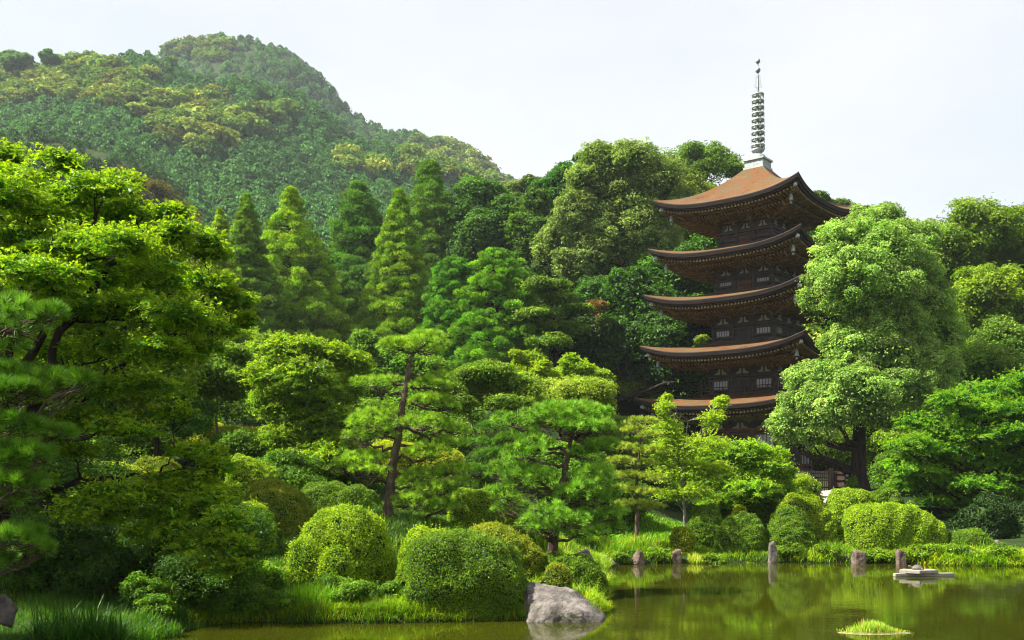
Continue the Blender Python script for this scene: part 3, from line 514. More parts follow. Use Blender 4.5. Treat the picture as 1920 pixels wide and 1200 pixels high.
tree('maple_tree','wide dark-bodied maple with layered bright green sprays overhanging the right bank'.replace('right bank','bank by the long hedge'),'maple',1850,47,RM,r,(.025,.14,.012),(.09,.22,.014),tw=.2,leafm='maple',L=.13,asp=.5,petal=2,cover=1.25,flat=.38,back=1.0,cap=190000,up=.8,jit=.4,sub=.38,nsub=16,twigs=5,split=2,sh_len=.6,shoots=1.4,fill=.06,spray=.42,holes=.15)
tree('leafy_tree','thin understorey tree in the gap beside the camphor trunk','tree',1665,66,[(1650,840,30,16),(1680,830,34,20),(1700,860,34,20),(1560,830,40,24),(1700,800,40,24),(1590,800,40,20)],r,(.04,.13,.01),(.11,.2,.02),tw=.08,L=.14,cover=.9,flat=.5,core=0,leafm='maple')
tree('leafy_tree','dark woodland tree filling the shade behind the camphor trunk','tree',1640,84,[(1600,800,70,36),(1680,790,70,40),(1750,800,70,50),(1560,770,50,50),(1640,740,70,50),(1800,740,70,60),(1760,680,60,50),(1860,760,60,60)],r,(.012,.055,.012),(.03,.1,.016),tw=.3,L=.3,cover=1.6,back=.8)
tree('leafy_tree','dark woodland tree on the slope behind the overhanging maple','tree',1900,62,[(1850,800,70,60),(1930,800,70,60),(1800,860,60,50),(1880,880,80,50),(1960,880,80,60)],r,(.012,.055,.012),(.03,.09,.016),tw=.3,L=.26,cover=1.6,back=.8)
tree('leafy_tree','deep green tree seen between the lower pagoda eaves and the camphor crown','tree',1560,100,[(1560,560,60,50),(1590,620,60,50),(1560,680,60,50),(1500,470,50,40),(1540,740,60,50)],r,(.02,.09,.015),(.05,.15,.02),tw=.3,L=.32,cover=1.5,back=.8)

# ------------------------------------------------------------------ garden pines
r=np.random.default_rng(14)
PA,PB=(.07,.2,.02),(.17,.32,.07)
pine('black_pine','tallest garden pine with leaning trunk and flat yellow-green pads',728,29.5,[(728,975),(731,930),(735,885),(742,840),(752,790),(757,750),(764,705),(768,680),(775,660)],.16,
 [(780,648,62,20,0),(800,632,40,16,.2),(745,645,36,14,-.2),(700,718,44,15),(735,712,26,12),(805,720,40,14),(825,705,26,11),(810,750,42,14),(840,760,26,12),(690,790,44,22),(715,775,34,14),(675,815,36,18),(720,810,30,14),(800,792,48,16),(845,805,32,14),(830,830,40,12),(665,865,42,16),(700,855,34,14),(640,872,24,10),(690,880,40,8),(800,850,50,18),(850,880,36,18),(790,890,46,16),(865,905,26,12),(820,915,44,16),(780,940,42,18),(830,950,38,16),(770,905,30,14)],
 r,PA,PB,tuft=40,needle=.15,wd=.012,k=46,spread=.7)
PC_,PD=(.04,.16,.022),(.12,.28,.06)
pine('black_pine','stout dark green pine with cloud pads and curved low limb near the boulder',1033,26.5,[(1033,1050),(1038,1000),(1047,950),(1055,905),(1062,870),(1066,840),(1075,815)],.15,
 [(1055,770,60,22,0),(1095,775,55,24,.2),(1030,785,40,20),(1110,800,46,22,-.2),(1080,800,46,20,-.5),(960,785,34,20),(985,810,30,14),(985,845,44,26),(1000,830,36,20),(1130,835,32,20),(1095,850,36,18),
  (955,880,40,30),(985,900,48,32),(950,925,36,24),(1010,890,36,20),(1110,895,46,28),(1090,925,52,28),(1135,930,34,28),(1150,960,30,30),(1120,970,50,28),(1030,965,46,26,-.9),(1065,975,46,22,-.9),(1000,980,38,20,-.6),(1090,995,46,18,-.3),(1020,990,30,14,-1),(960,950,40,18,.8),(1150,990,30,16)],
 r,PC_,PD,tuft=44,needle=.15,wd=.012,k=46,spread=.7)
pine('small_pine','slender tiered pine with sparse brownish-green pads between the stout pine and the airy maple',1193,36.5,[(1193,985),(1195,950),(1192,915),(1196,880),(1198,845),(1202,815)],.085,
 [(1205,790,34,9),(1190,805,28,8),(1220,815,26,8),(1175,838,28,8),(1215,845,28,8),(1165,862,28,8),(1205,868,30,8),(1180,890,34,8),(1222,895,24,8),(1170,915,30,9),(1210,922,34,9),(1185,945,36,9),(1220,950,28,8)],
 r,(.09,.18,.03),(.19,.28,.08),tuft=55,needle=.14,wd=.013,k=26,spread=.6)
pine('small_pine','pale layered pine top behind the slender tiered one',1190,46,[(1190,960),(1188,900),(1185,850),(1182,800)],.08,
 [(1150,790,34,10),(1185,808,34,10),(1145,800,28,9),(1150,830,34,10),(1200,830,34,10),(1140,870,36,12),(1200,870,36,12)],r,(.06,.17,.03),(.13,.25,.06),tuft=45,needle=.16,wd=.016,k=26,spread=.6)
pine('black_pine','dim low pine crouching in the shade behind the tallest garden pine',925,36,[(925,975),(928,940),(930,900),(935,860)],.09,
 [(935,800,44,14),(960,820,36,12),(900,830,30,12),(930,850,40,14),(960,860,36,14),(900,880,30,12)],r,(.025,.11,.016),(.06,.17,.03),tuft=50,needle=.16,wd=.013,k=28,spread=.6)
# near pine hanging in from the side, its trunk outside the picture
pine('near_pine','close dark pine with long-needled clumps hanging in from the picture edge',-230,9.2,[(-230,1290),(-215,1100),(-200,900),(-190,700),(-180,520)],.16,
 [(30,600,60,40,0),(95,590,26,22),(-20,640,60,36),(10,700,55,24),(90,715,66,28,.1),(30,730,70,26,-.1),(150,715,22,18),(20,800,55,26),(60,850,50,22),(0,860,60,30),(35,905,56,24,-.2),(0,940,50,30),(20,1010,60,26,-.1),(70,1030,30,16),(-30,1050,60,30),(-60,760,60,60),(-70,930,60,50),(110,810,30,14)],
 r,(.022,.1,.016),(.07,.19,.03),tuft=170,needle=.1,wd=.0042,k=90,spread=.6,tw2=.35)

# ------------------------------------------------------------------ the great maple on the left
r=np.random.default_rng(33)
L_=[(40,330,70,30),(110,300,50,22),(20,290,40,22),(180,350,70,26),(230,340,44,18),(60,390,90,30),(160,400,90,30),(250,400,60,24),(310,400,44,20),(30,450,90,32),(130,460,100,32),(230,460,90,30),(330,440,50,24),(380,470,50,26),(90,520,100,30),(200,520,100,30),(300,520,80,28),(400,530,50,26),(440,570,44,24),(150,580,100,28),(260,585,90,28),(350,590,80,26),(420,610,60,24),(465,600,24,16),
       (100,650,100,28),(210,650,90,28),(310,655,80,26),(390,650,50,18),(50,730,80,30),(160,720,90,28),(260,720,80,26),(150,790,90,26),(240,800,70,22),(60,810,80,30),(330,770,40,16),
       (140,845,50,12),(370,845,60,18),(400,880,44,18),(330,900,80,20),(240,920,90,24),(400,930,60,24),(330,960,80,26),(430,970,50,26),(450,1020,40,24),(380,1020,70,26),(300,1000,60,22),(420,1060,60,20),(200,960,70,22),
       (-60,350,90,60),(-90,480,90,60),(-60,600,90,60),(-120,700,100,60),(-60,820,90,60),(60,900,50,20),(140,960,60,24)]
g=G(-150,15.5,-.08)
def _gm():
    o=thing('great_maple',g,'great spreading maple over the near bank, sunlit yellow-green above and deep shade below','maple')
    Y=15.5; Ls=lob(Y,L_,r,1.25,1.0); A=Acc(); ax=[]
    for st in [[(-20,950),(0,800,.3),(20,650,.3),(50,500,.2),(45,400),(30,320)],[(0,930,-.3),(60,780,-.5),(110,640,-.4),(190,520),(260,440),(320,400,.3)],[(20,940,.6),(110,800,.9),(200,700,1),(300,640,1),(400,590,.8)],[(-40,960,-.2),(60,920,.6),(180,900,1.0),(300,890,1.1)],[(-90,900,1),(-100,700,1),(-110,500,1)],[(0,900,-.2),(30,720,-.3),(110,560,-.5),(160,440,-.4),(200,370)]]:
        pts=np.array([g]+[W(px,py,Y+(q[0] if q else 0)) for px,py,*q in st]); tt=np.linspace(0,1,len(pts)); ti=np.linspace(0,1,len(pts)*4)
        pts=np.stack([np.interp(ti,tt,pts[:,c]) for c in range(3)],1); pts[2:-1]=(pts[1:-2]+pts[2:-1]*2+pts[3:])/4+r.normal(size=(len(pts)-3,3))*.03
        tr=np.linspace(.1,.02,len(pts)); v,f=tube(pts,tr,9); A.add(v,f); ax.append((pts,tr))
    for c,R in Ls:
        best=min(((np.linalg.norm(p-(c-[0,0,R[2]+.3*abs(p[0]-c[0])])),i,j) for i,(pp,_) in enumerate(ax) for j,p in enumerate(pp)))
        s=ax[best[1]][0][best[2]]; r0=ax[best[1]][1][best[2]]*.4+.008
        p=curve(s,c-[0,0,R[2]*.3],8,-.05,r,.03); v,f=tube(p,np.linspace(r0,r0*.3,8),6); A.add(v,f)
        for _ in range(8):
            e=c+sph(1,r)[0]*R*[.95,.95,.8]; pp=curve(p[r.integers(3,8)],e,5,.03,r,.05); v,f=tube(pp,np.linspace(r0*.3,.004,5),4); A.add(v,f)
    A.build('trunk',M['bark'],o,smooth=True,origin=g,tint=False)
    cr=crown(Ls,r,(.028,.13,.006),(.14,.26,.012),L=.066,asp=.5,petal=3,cover=.8,flat=.3,spray=.5,sub=.36,nsub=20,cap=150000,up=.9,jit=.42,core=.12,holes=.1,split=2,sh_len=.6,shoots=1,fill=.2)
    cr.build('crown',M['maple'],o,origin=g)
_gm()
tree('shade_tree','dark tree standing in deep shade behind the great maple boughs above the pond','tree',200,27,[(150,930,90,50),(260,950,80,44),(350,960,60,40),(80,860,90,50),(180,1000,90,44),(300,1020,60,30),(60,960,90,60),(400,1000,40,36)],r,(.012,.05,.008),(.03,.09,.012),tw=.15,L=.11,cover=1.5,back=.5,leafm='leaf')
tree('shade_tree','dim tree behind the great maple, its crown just lower than the sunlit top','tree',60,30,[(60,450,120,70),(180,480,110,60),(290,500,80,60),(60,580,120,70),(200,600,110,60),(330,600,80,50),(-80,520,120,90),(100,700,120,60),(250,700,90,50)],r,(.04,.13,.01),(.12,.21,.016),tw=.2,L=.14,cover=1.1,back=.5,leafm='maple',flat=.5,holes=.1)

# unseen trees added left of the view to shade the near bank
for nm_,px_,Y_ in (('taller',-560,15),('wide',-620,21),('further',-500,27)):
    tree('shade_tree','%s unseen tree added for shade past the great maple trunk, out beyond the bank'%nm_,'tree',px_,Y_,[(px_+a_,500+b_,110,90) for a_,b_ in ((0,-260),(-60,-400),(50,-520),(-30,-620),(-90,-120),(110,-120),(0,0),(120,60),(-110,90),(60,190))],r,(.02,.08,.01),(.06,.13,.014),tw=.3,L=.2,cover=1.3,back=1,leafm='leaf')
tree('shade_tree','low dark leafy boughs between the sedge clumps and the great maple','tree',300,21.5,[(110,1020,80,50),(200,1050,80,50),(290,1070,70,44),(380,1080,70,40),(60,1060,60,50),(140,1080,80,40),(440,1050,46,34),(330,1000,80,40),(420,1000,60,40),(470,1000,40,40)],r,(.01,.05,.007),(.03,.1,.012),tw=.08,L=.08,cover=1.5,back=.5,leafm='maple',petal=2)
# undergrowth shrubs that close the slope
for k_,(px_,py_,Y_,w_,h_,ca,cb,wd_) in enumerate([(340,800,52,70,34,(.03,.1,.012),(.08,.17,.02),'under the loose umbrella-crowned tree'),(450,850,41,60,36,(.02,.08,.012),(.06,.14,.018),'between the yellow hedge and the sloping mound'),
   (540,885,38,60,30,(.02,.08,.01),(.05,.14,.016),'at the foot of the full bright maple'),(650,880,41,60,40,(.02,.09,.012),(.06,.15,.02),'behind the tallest pine trunk'),(780,830,48,60,40,(.03,.11,.012),(.09,.18,.02),'beneath the yellow-green hedge end'),
   (850,800,52,60,40,(.03,.11,.012),(.08,.17,.02),'behind the bare slanting trunks'),(980,850,46,60,44,(.03,.11,.014),(.08,.17,.02),'between the umbrella tree and the stout pine'),(1060,880,42,70,44,(.03,.11,.014),(.08,.18,.02),'behind the stout pine trunk'),
   (1130,860,48,60,50,(.03,.11,.014),(.08,.18,.02),'behind the slender tiered pine'),(1240,870,50,60,60,(.03,.1,.012),(.07,.16,.02),'behind the airy young maple'),(1160,930,42,50,30,(.02,.08,.012),(.05,.13,.016),'below the slender tiered pine'),
   (1720,880,60,70,34,(.02,.09,.01),(.06,.15,.016),'beside the camphor trunk in the shade'),(1800,890,58,60,34,(.015,.07,.01),(.04,.12,.014),'under the overhanging maple'),(1560,850,80,60,30,(.06,.16,.012),(.13,.23,.02),'on the sunny slope behind the camphor trunk'),
   (400,740,62,90,40,(.03,.1,.012),(.07,.16,.018),'high on the slope under the cedars'),(700,800,56,80,44,(.03,.1,.012),(.08,.17,.02),'up the slope behind the tallest pine'),(240,820,46,90,40,(.03,.1,.012),(.09,.18,.018),'behind the great maple boughs'),(130,860,42,80,36,(.02,.08,.01),(.06,.14,.014),'deep behind the great maple trunk')]):
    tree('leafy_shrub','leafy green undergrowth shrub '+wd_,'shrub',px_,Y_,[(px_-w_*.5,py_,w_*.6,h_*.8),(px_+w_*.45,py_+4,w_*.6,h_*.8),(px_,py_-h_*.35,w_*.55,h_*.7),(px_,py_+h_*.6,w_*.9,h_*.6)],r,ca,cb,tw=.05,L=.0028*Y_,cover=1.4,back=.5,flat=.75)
# ------------------------------------------------------------------ clipped bushes
r=np.random.default_rng(77)
def bush(label,x0,x1,top,bot,Y,a,b,depth=None,L=None,ex=2.5,shape=None,flatten=.0,name='clipped_bush',cat='bush',rough=.08,den=1.25,tilt=0,sprig=.02,group=None):
    """clipped dome: a rounded superellipsoid of twigs covered with small leaves"""
    L=L or (.0022*Y if Y<30 else .0017*Y); cx=(x0+x1)/2; c=W(cx,bot,Y); c[2]-=.12; rx=(x1-x0)/2*Y/F; rz=W(cx,top,Y)[2]-c[2]; ry=(depth or rx*1.7)*.5 if depth else rx*.85
    sd=int(r.integers(1e6)); e=2/ex
    def shp(u):
        s=u/np.maximum((np.abs(u)**ex).sum(1,keepdims=True)**(1/ex),1e-6)
        p=s*np.array([rx,ry,rz]); p[:,2]=np.where(p[:,2]<0,p[:,2]*.15,p[:,2]); 
        p[:,2]*=1-tilt*(p[:,0]/rx)*.5-abs(tilt)*.0
        k=1+rough*nz(nrm(p)*np.array([rx,ry,rz]),.5*max(rx,.5),sd,2)+.5*rough*nz(nrm(p)*np.array([rx,ry,rz]),.16*max(rx,.6),sd+3,2)
        return p*k[:,None]
    o=thing(name,c,label,cat,group)
    n=48; th=np.linspace(0,2*math.pi,n,endpoint=False); ph=np.linspace(-.35,math.pi/2,20)
    PH,TH=np.meshgrid(ph,th,indexing='ij'); u=np.stack([np.cos(PH)*np.cos(TH),np.cos(PH)*np.sin(TH),np.sin(PH)],-1).reshape(-1,3)
    i=np.arange(19)[:,None]*n; j=np.arange(n)[None]; k=(j+1)%n
    A=Acc(); A.add(shp(u)*[.96,.96,.96],np.stack([i+j,i+k,i+n+k,i+n+j],-1).reshape(-1,4)); A.build('twigs',M['hull'],o,smooth=True,tint=False)
    area=2*math.pi*((rx*ry)**1.6/3+(rx*rz)**1.6/3+(ry*rz)**1.6/3)**(1/1.6)*1.15
    m=int(min(70000,den*2.0*area/(L*L*.62*.5))); u=sph(m*2,r); u[:,2]=np.abs(u[:,2])*1.0-.12*(r.random(m*2)<.2)
    # even out the sampling over the flattened shape
    w=np.array([1/rx,1/ry,1/rz]); wt=np.linalg.norm(u*w,axis=1)*rx*ry*rz; keep=r.random(m*2)<wt/np.percentile(wt,85); u=u[keep][:m]; m=len(u)
    p0=shp(u); d=.02; t1=nrm(np.cross(u,[.3,.2,.9])); t2=np.cross(u,t1); Nn=nrm(np.cross(shp(nrm(u+t1*d))-p0,shp(nrm(u+t2*d))-p0)); Nn=np.where((Nn*p0).sum(1,keepdims=True)<0,-Nn,Nn)
    off=np.abs(r.normal(size=(m,1)))*sprig*1.2-.02; P=p0+Nn*off
    pt=nz(P,.35*max(1,rx*.6),sd+9,2)[:,None]; g=np.clip(.5+.3*pt+.3*r.normal(size=(m,1)),0,1); col=(np.asarray(a)*(1-g)+np.asarray(b)*g)*(.55+.9*r.random((m,1)))
    th_=(nz(P,.22+.1*rx,sd+21,2)>.8)&(r.random(m)<.75); P[th_]*=.93
    v,f=leaves(P,Nn+r.normal(size=(m,3))*.62+[0,0,.25],L,L*.62,r,Nn+[0,0,.6],.8); B=Acc(); B.add(v,f,col)
    # stray shoots
    ns=int(area*(12 if Y<30 else 3)); q=r.integers(0,m,ns); hh=.06+.1*r.random(ns)
    for t in (0,.35,.7,1.0):
        v,f=leaves(P[q]+(Nn[q]*.5+[0,0,.7])*hh[:,None]*t+r.normal(size=(ns,3))*.008,r.normal(size=(ns,3)),L*1.1,L*.5,r,Nn[q]+[0,0,1],.5); B.add(v,f,np.asarray(b)*(.9+.3*r.random((ns,1))))
    B.build('foliage',M['leaf'],o); return o
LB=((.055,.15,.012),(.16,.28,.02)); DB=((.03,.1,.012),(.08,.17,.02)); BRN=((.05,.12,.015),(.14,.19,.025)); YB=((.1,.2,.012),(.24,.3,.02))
bush('large rounded bright azalea dome between the tallest pine and the grassy bank',551,742,943,1088,25,*LB,rough=.06,ex=2.15)
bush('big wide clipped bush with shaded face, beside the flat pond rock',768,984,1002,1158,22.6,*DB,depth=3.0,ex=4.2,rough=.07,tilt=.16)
bush('low lit bush tucked against the left shoulder of the big wide bush'.replace('left shoulder','far shoulder'),748,860,985,1075,24.3,*LB,ex=2.6)
bush('long low clipped hedge sloping down behind the big wide bush to the stout pine',860,1020,990,1060,25.6,*BRN,depth=1.8,tilt=.5)
bush('untidy little bush at the foot of the large azalea dome, by the tall grass',546,602,1018,1075,23.2,*LB,rough=.15,sprig=.06)
bush('tiny round bush beside the untidy one under the large azalea dome',600,656,1036,1082,22.9,*LB,rough=.1,sprig=.05)
bush('small dome bush directly behind the flat pond rock',1014,1072,1058,1108,22.8,*BRN)
bush('low rounded hedge at the water edge behind the flat pond rock',990,1140,1045,1118,25.5,*DB,depth=1.8,ex=3)
bush('olive-topped tall clipped bush left of the large azalea dome'.replace('left of','uphill from'),460,588,906,1018,30,*BRN,depth=3,tilt=.35)
bush('narrow dark clipped bush between the maple shade and the olive-topped bush',440,512,945,1025,27.2,*LB,ex=3,depth=1.2)
bush('bright sloping hedge mound rising behind the olive-topped bush',425,530,862,945,36,*LB,depth=3,tilt=.35)
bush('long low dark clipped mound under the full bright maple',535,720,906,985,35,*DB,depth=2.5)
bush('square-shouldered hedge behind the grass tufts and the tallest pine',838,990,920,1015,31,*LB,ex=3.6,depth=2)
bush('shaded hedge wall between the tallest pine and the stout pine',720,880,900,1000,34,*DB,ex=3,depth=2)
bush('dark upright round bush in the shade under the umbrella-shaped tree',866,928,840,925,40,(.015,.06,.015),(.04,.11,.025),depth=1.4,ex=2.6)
bush('long yellow-topped hedge crossing behind the full bright maple',300,560,800,862,46,*YB,depth=2,ex=3.5,tilt=.25)
bush('yellow-green hedge end behind the tallest pine',640,870,830,900,44,*YB,depth=2,ex=3.2)
bush('sunlit flat hedge glimpsed through the low boughs of the great maple',60,285,866,925,37,*YB,depth=2.6,ex=3)
bush('domed yellow bush glimpsed through the great maple beyond the flat hedge',85,135,850,900,39,*YB,depth=1.2)
bush('olive mound glimpsed between the low maple boughs',235,345,858,915,38,*BRN,depth=2)
bush('bright low mound seen just past the end of the maple boughs',300,440,895,960,34,*LB,depth=2.4)
bush('sunlit hedge strip glimpsed highest through the great maple',280,420,780,840,50,*YB,depth=2,ex=3)
# far bank
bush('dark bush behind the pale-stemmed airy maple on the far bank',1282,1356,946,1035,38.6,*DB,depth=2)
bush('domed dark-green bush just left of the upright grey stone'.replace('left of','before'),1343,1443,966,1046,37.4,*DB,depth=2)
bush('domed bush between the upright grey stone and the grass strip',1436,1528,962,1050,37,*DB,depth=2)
bush('big sloping bush lit yellow on top, behind the domed bush',1440,1578,930,1035,39.8,(.05,.14,.014),(.15,.24,.02),depth=2.6,tilt=.3)
bush('longest bright flat-topped hedge of the far bank',1580,1766,947,1036,39,*LB,depth=2.4,ex=3.1,tilt=.22)
bush('clipped box-shaped bush at the foot of the camphor trunk',1550,1640,920,985,43.5,*LB,depth=2,ex=3.2)
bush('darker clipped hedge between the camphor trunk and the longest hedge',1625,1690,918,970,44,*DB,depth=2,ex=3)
bush('leafy untrimmed bush in front of the wooden fence',1462,1536,892,945,49,(.04,.13,.02),(.14,.22,.05),depth=1.8,rough=.12,sprig=.08,L=.11)
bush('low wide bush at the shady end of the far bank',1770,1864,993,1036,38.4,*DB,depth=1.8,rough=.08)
bush('small yellowish bush growing over the square reddish stone',1256,1300,992,1032,36.6,(.08,.15,.01),(.18,.24,.02),depth=1,rough=.14)
bush('tiny bright bush at the foot of the dense round maple',1372,1400,946,975,40,*YB,depth=.8,rough=.12)
bush('narrow bush hugging the side of the camphor trunk',1590,1610,890,925,57,*DB,depth=.8,rough=.12)
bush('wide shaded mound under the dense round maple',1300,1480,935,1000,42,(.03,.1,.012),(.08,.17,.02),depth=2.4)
bush('thicket coloured dark for the shade under the overhanging maple at the pond end',1760,1990,945,1035,44,(.004,.02,.005),(.01,.04,.008),depth=4,rough=.15,L=.14)  # leaf colour darkened to stand for the shadow under the maple

# ------------------------------------------------------------------ stones
def rock(label,planes,c,size,sub=5,seed=1,mats=('rock',),name='rock',cat='rock',nsc=.04,rz=0,group=None):
    import bmesh
    bm=bmesh.new(); bmesh.ops.create_icosphere(bm,subdivisions=sub,radius=1); rs=np.random.default_rng(seed)
    v=np.array([x.co[:] for x in bm.verts]); u=nrm(v)
    if planes is None:
        pn=sph(9,rs); pd=.72+.28*rs.random(9)
    else: pn=nrm(np.array([p[:3] for p in planes],float)); pd=np.array([p[3] for p in planes])
    q=pd[None]/np.maximum(u@pn.T,.02); kk=18; rad=(np.minimum(q,4)**(-kk)).sum(1)**(-1/kk); rad=np.minimum(rad,1.25)
    v=u*rad[:,None]*(1+nsc*nz(u,.5,seed,4)+nsc*.5*nz(u,.12,seed+5,3))[:,None]
    v=v*np.asarray(size)
    f=np.array([[l.index for l in fc.verts] for fc in bm.faces]); bm.free()
    A=Acc(); A.add(v,f); o=A.build(name,M[mats[0]],smooth=True,tint=False); o.location=[float(t) for t in c]; o.rotation_euler=(0,0,rz); return tag(o,label,cat,group)
c=W(1052,1150,21.6); c[2]=.12
rock('big flat grey boulder sloping into the water below the stout pine',[(.2,-.35,1,.46),(.7,-.1,.8,.62),(-1,-.2,.25,.86),(0,-1,.15,.75),(-.35,-1,.9,.66),(1,0,-.1,1.02),(0,1,.2,.8),(.3,-1,.5,.8),(0,0,-1,.5)],c,(.92,.8,.72),6,4,nsc=.045)
def rk(label,x0,x1,top,bot,Y,seed,dz=.25,dep=None,planes=None,mt='rock'):
    c=W((x0+x1)/2,(top+bot)/2,Y); h=(bot-top)/2*Y/F+dz/2; c[2]-=dz/2; w=(x1-x0)/2*Y/F
    return rock(label,planes,c,(w*1.18,(dep or w)*1.18,h*1.15),4,seed,mats=(mt,),nsc=.08)
rk('tall upright grey stone at the water edge between two domed bushes',1441,1456,1020,1053,35.5,5,planes=[(1,0,.1,.85),(-1,.1,.2,.8),(0,-1,.2,.9),(0,1,0,.9),(.8,0,.6,.8),(-.2,0,1,1.0)])
rk('squat square stone below the longest hedge',1600,1622,1033,1053,35.4,6,planes=[(1,0,0,.85),(-1,0,0,.85),(0,-1,.1,.9),(0,1,0,.9),(.1,0,1,.85)],mt='rock_brown')
rk('upright pinkish stump-like stone below the longest hedge end',1681,1697,1032,1057,35.05,7,planes=[(1,0,0,.8),(-1,0,0,.8),(0,-1,.1,.9),(0,1,0,.9),(.3,0,1,.9),(0,0,1,.95)],mt='rock_brown')
rk('dark rounded stone at the shady end of the far bank',1862,1882,1013,1032,38,8)
rk('square reddish stone under the small yellowish bush',1260,1277,1032,1056,35.3,9,planes=[(1,0,0,.8),(-1,0,0,.8),(0,-1,.1,.9),(0,1,0,.9),(-.2,0,1,.85)],mt='rock_brown')
rk('tan stone half covered by grass on the far bank',1188,1207,1040,1058,35.0,10,mt='rock_brown')
rk('low pale stone at the water edge beside the stout pine',1130,1153,1046,1058,34.4,11)
rk('pointed grey stone in the grass behind the water-edge hedge',1085,1110,1036,1052,29.5,12)
rk('grey round stone on the near grassy bank at the picture edge',-8,28,1124,1160,16.6,13,dz=.1)

# floating slabs with a turtle
M['wood_pale']=surf('weathered_plank',[(.3,(.2,.18,.14)),(.7,(.36,.33,.27))],9,.85,.4,30,.2,(.3,3,3))
A=Acc(); Yp=5700/(1082-HZ)
def wpt(px,py,Y,z=None):
    p=W(px,py,Y); 
    if z is not None: p[2]=z
    return p
Yf=30.8
o=thing('raft',wpt(1728,0,Yf,.0),'weathered wooden raft of crossed planks floating on the pond','raft')
def plank(nm,a,b,w,h,z):
    A=Acc(); v,f=beam([a[0],a[1],z],[b[0],b[1],z],w,h); A.add(v,f); ob=A.build(nm,M['wood_pale'],o,tint=False,origin=np.array(o.location)); mo=ob.modifiers.new('b','BEVEL'); mo.width=.012; mo.segments=2; return ob
x_=lambda px:(px-960)/F*Yf
plank('float_log',(x_(1673),Yf-.15),(x_(1790),Yf+.1),.15,.09,.045)
plank('deck_plank',(x_(1692),Yf+.1),(x_(1722),Yf-.25),.42,.1,.15)
plank('deck_plank',(x_(1708),Yf-.1),(x_(1753),Yf+.1),.42,.1,.145)
# turtle: continuous shell-and-body mesh, dark
def turtle():
    T=Acc(); n=24; th=np.linspace(0,2*math.pi,n,endpoint=False)
    prof=[(1.02,.0),(1.05,.08),(.98,.22),(.85,.42),(.62,.64),(.35,.8),(.05,.86)]
    v,f=lathe(prof,n); v=v*[.15,.11,.11]; T.add(v,f)
    v,f=lathe([(.01,-.12),(.85,-.1),(1.02,0)],n); T.add(v*[.15,.11,.11],f)
    v,f=tube([(.12,0,.01),(.17,0,.035),(.2,0,.055),(.225,0,.055),(.24,0,.05)],[.022,.022,.026,.024,.006],8); T.add(v,f)
    for sx,sy in((1,1),(1,-1),(-1,1),(-1,-1)):
        v,f=tube([(.09*sx,.08*sy,0),(.12*sx,.115*sy,-.005),(.14*sx,.135*sy,-.018)],[.024,.02,.008],7); T.add(v,f)
    v,f=tube([(-.14,0,0),(-.18,0,-.01)],[.012,.003],6); T.add(v,f)
    ob=T.build('turtle',M['turtle'],smooth=True,tint=False); return ob
M['turtle']=surf('shell',[(.3,(.05,.045,.035)),(.7,(.17,.15,.12))],30,.6,.5,60)
t=turtle(); t.location=(float(x_(1720)),Yf,.225); t.rotation_euler=(0,0,R_(168)); t.scale=(1.1,1.1,1.25); tag(t,'dark turtle basking on top of the floating raft','turtle')

# ------------------------------------------------------------------ grass
r=np.random.default_rng(55)
def scatter(n,x0,x1,y0,y1,d0,d1,r,cl=None,thr=-.2):
    x=x0+(x1-x0)*r.random(n); y=y0+(y1-y0)*r.random(n); d=sdf(x,y); k=(d>d0)&(d<d1)
    if cl: k&=nz(np.stack([x,y],1),cl,4,2)+.3*r.normal(size=n)>thr
    x,y=x[k],y[k]; return np.stack([x,y,gh(x,y)-.02],1)
def gcol(P,r,a,b): 
    g=np.clip(.5+.6*nz(P[:,:2],1.5,8,2)[:,None]+.3*r.normal(size=(len(P),1)),0,1); return (np.asarray(a)*(1-g)+np.asarray(b)*g)*(.5+.8*r.random((len(P),1)))*np.where(r.random((len(P),1))<.09,[2.2,.95,2.5],[1,1,1])
def patch(name,P,h,w,bend,a,b,lean=None,label=None,cat=None,mat_='grass'):
    A=Acc(); v,f=blades(P,h,w,r,bend,lean); A.add(v,f,np.repeat(gcol(P,r,a,b),3,0)); o=A.build(name,M[mat_]); return o
GA,GB=(.05,.16,.01),(.13,.27,.02)
# far bank strip
P=scatter(70000,2.4,22,33,40.5,.0,3.2,r,.9,-.35); h=(.08+.24*r.random(len(P)))*(1+.75*nz(P[:,:2],1.4,3,2)); 
tag(patch('grass',P,h,.022,.9,GA,GB,lean=np.array([0,-.5,0])),kind='stuff')
P=scatter(26000,2.0,12,33,44,1.5,9,r); P[:,2]-=.02
tag(patch('grass',P,.16+.1*r.random(len(P)),.03,.7,(.04,.17,.01),(.08,.24,.016)),kind='stuff')
P=scatter(9000,14,21,34,37,-.05,1.6,r); tag(patch('grass',P,.2+.2*r.random(len(P)),.025,1.2,(.09,.24,.012),(.2,.36,.03),lean=np.array([0,-.8,0])),kind='stuff')
# hanging fringe over the water
P=scatter(40000,-6.5,2.2,20.3,23.5,.0,.9,r); h=(.14+.16*r.random(len(P)))
tag(patch('grass',P,h,.014,1.2,(.05,.14,.012),(.12,.24,.02),lean=np.array([0,-.6,0])),kind='stuff')
P=scatter(30000,-1.0,3.6,22,34,.0,2.2,r,.8,-.1); tag(patch('grass',P,.22+.22*r.random(len(P)),.016,1.0,GA,GB,lean=np.array([.5,-.2,0])),kind='stuff')
P=scatter(90000,-13,2,20,36,.8,14,r); tag(patch('grass',P,.1+.16*r.random(len(P)),.018,.8,(.02,.08,.006),(.045,.13,.01)),kind='stuff')
P=scatter(60000,-9.6,-3.9,13.5,21.5,-.05,5,r); tag(patch('grass',P,.1+.2*r.random(len(P)),.009,1.1,(.015,.075,.006),(.035,.13,.012)),kind='stuff')  # blade colour darkened to stand for tree shade that falls short here
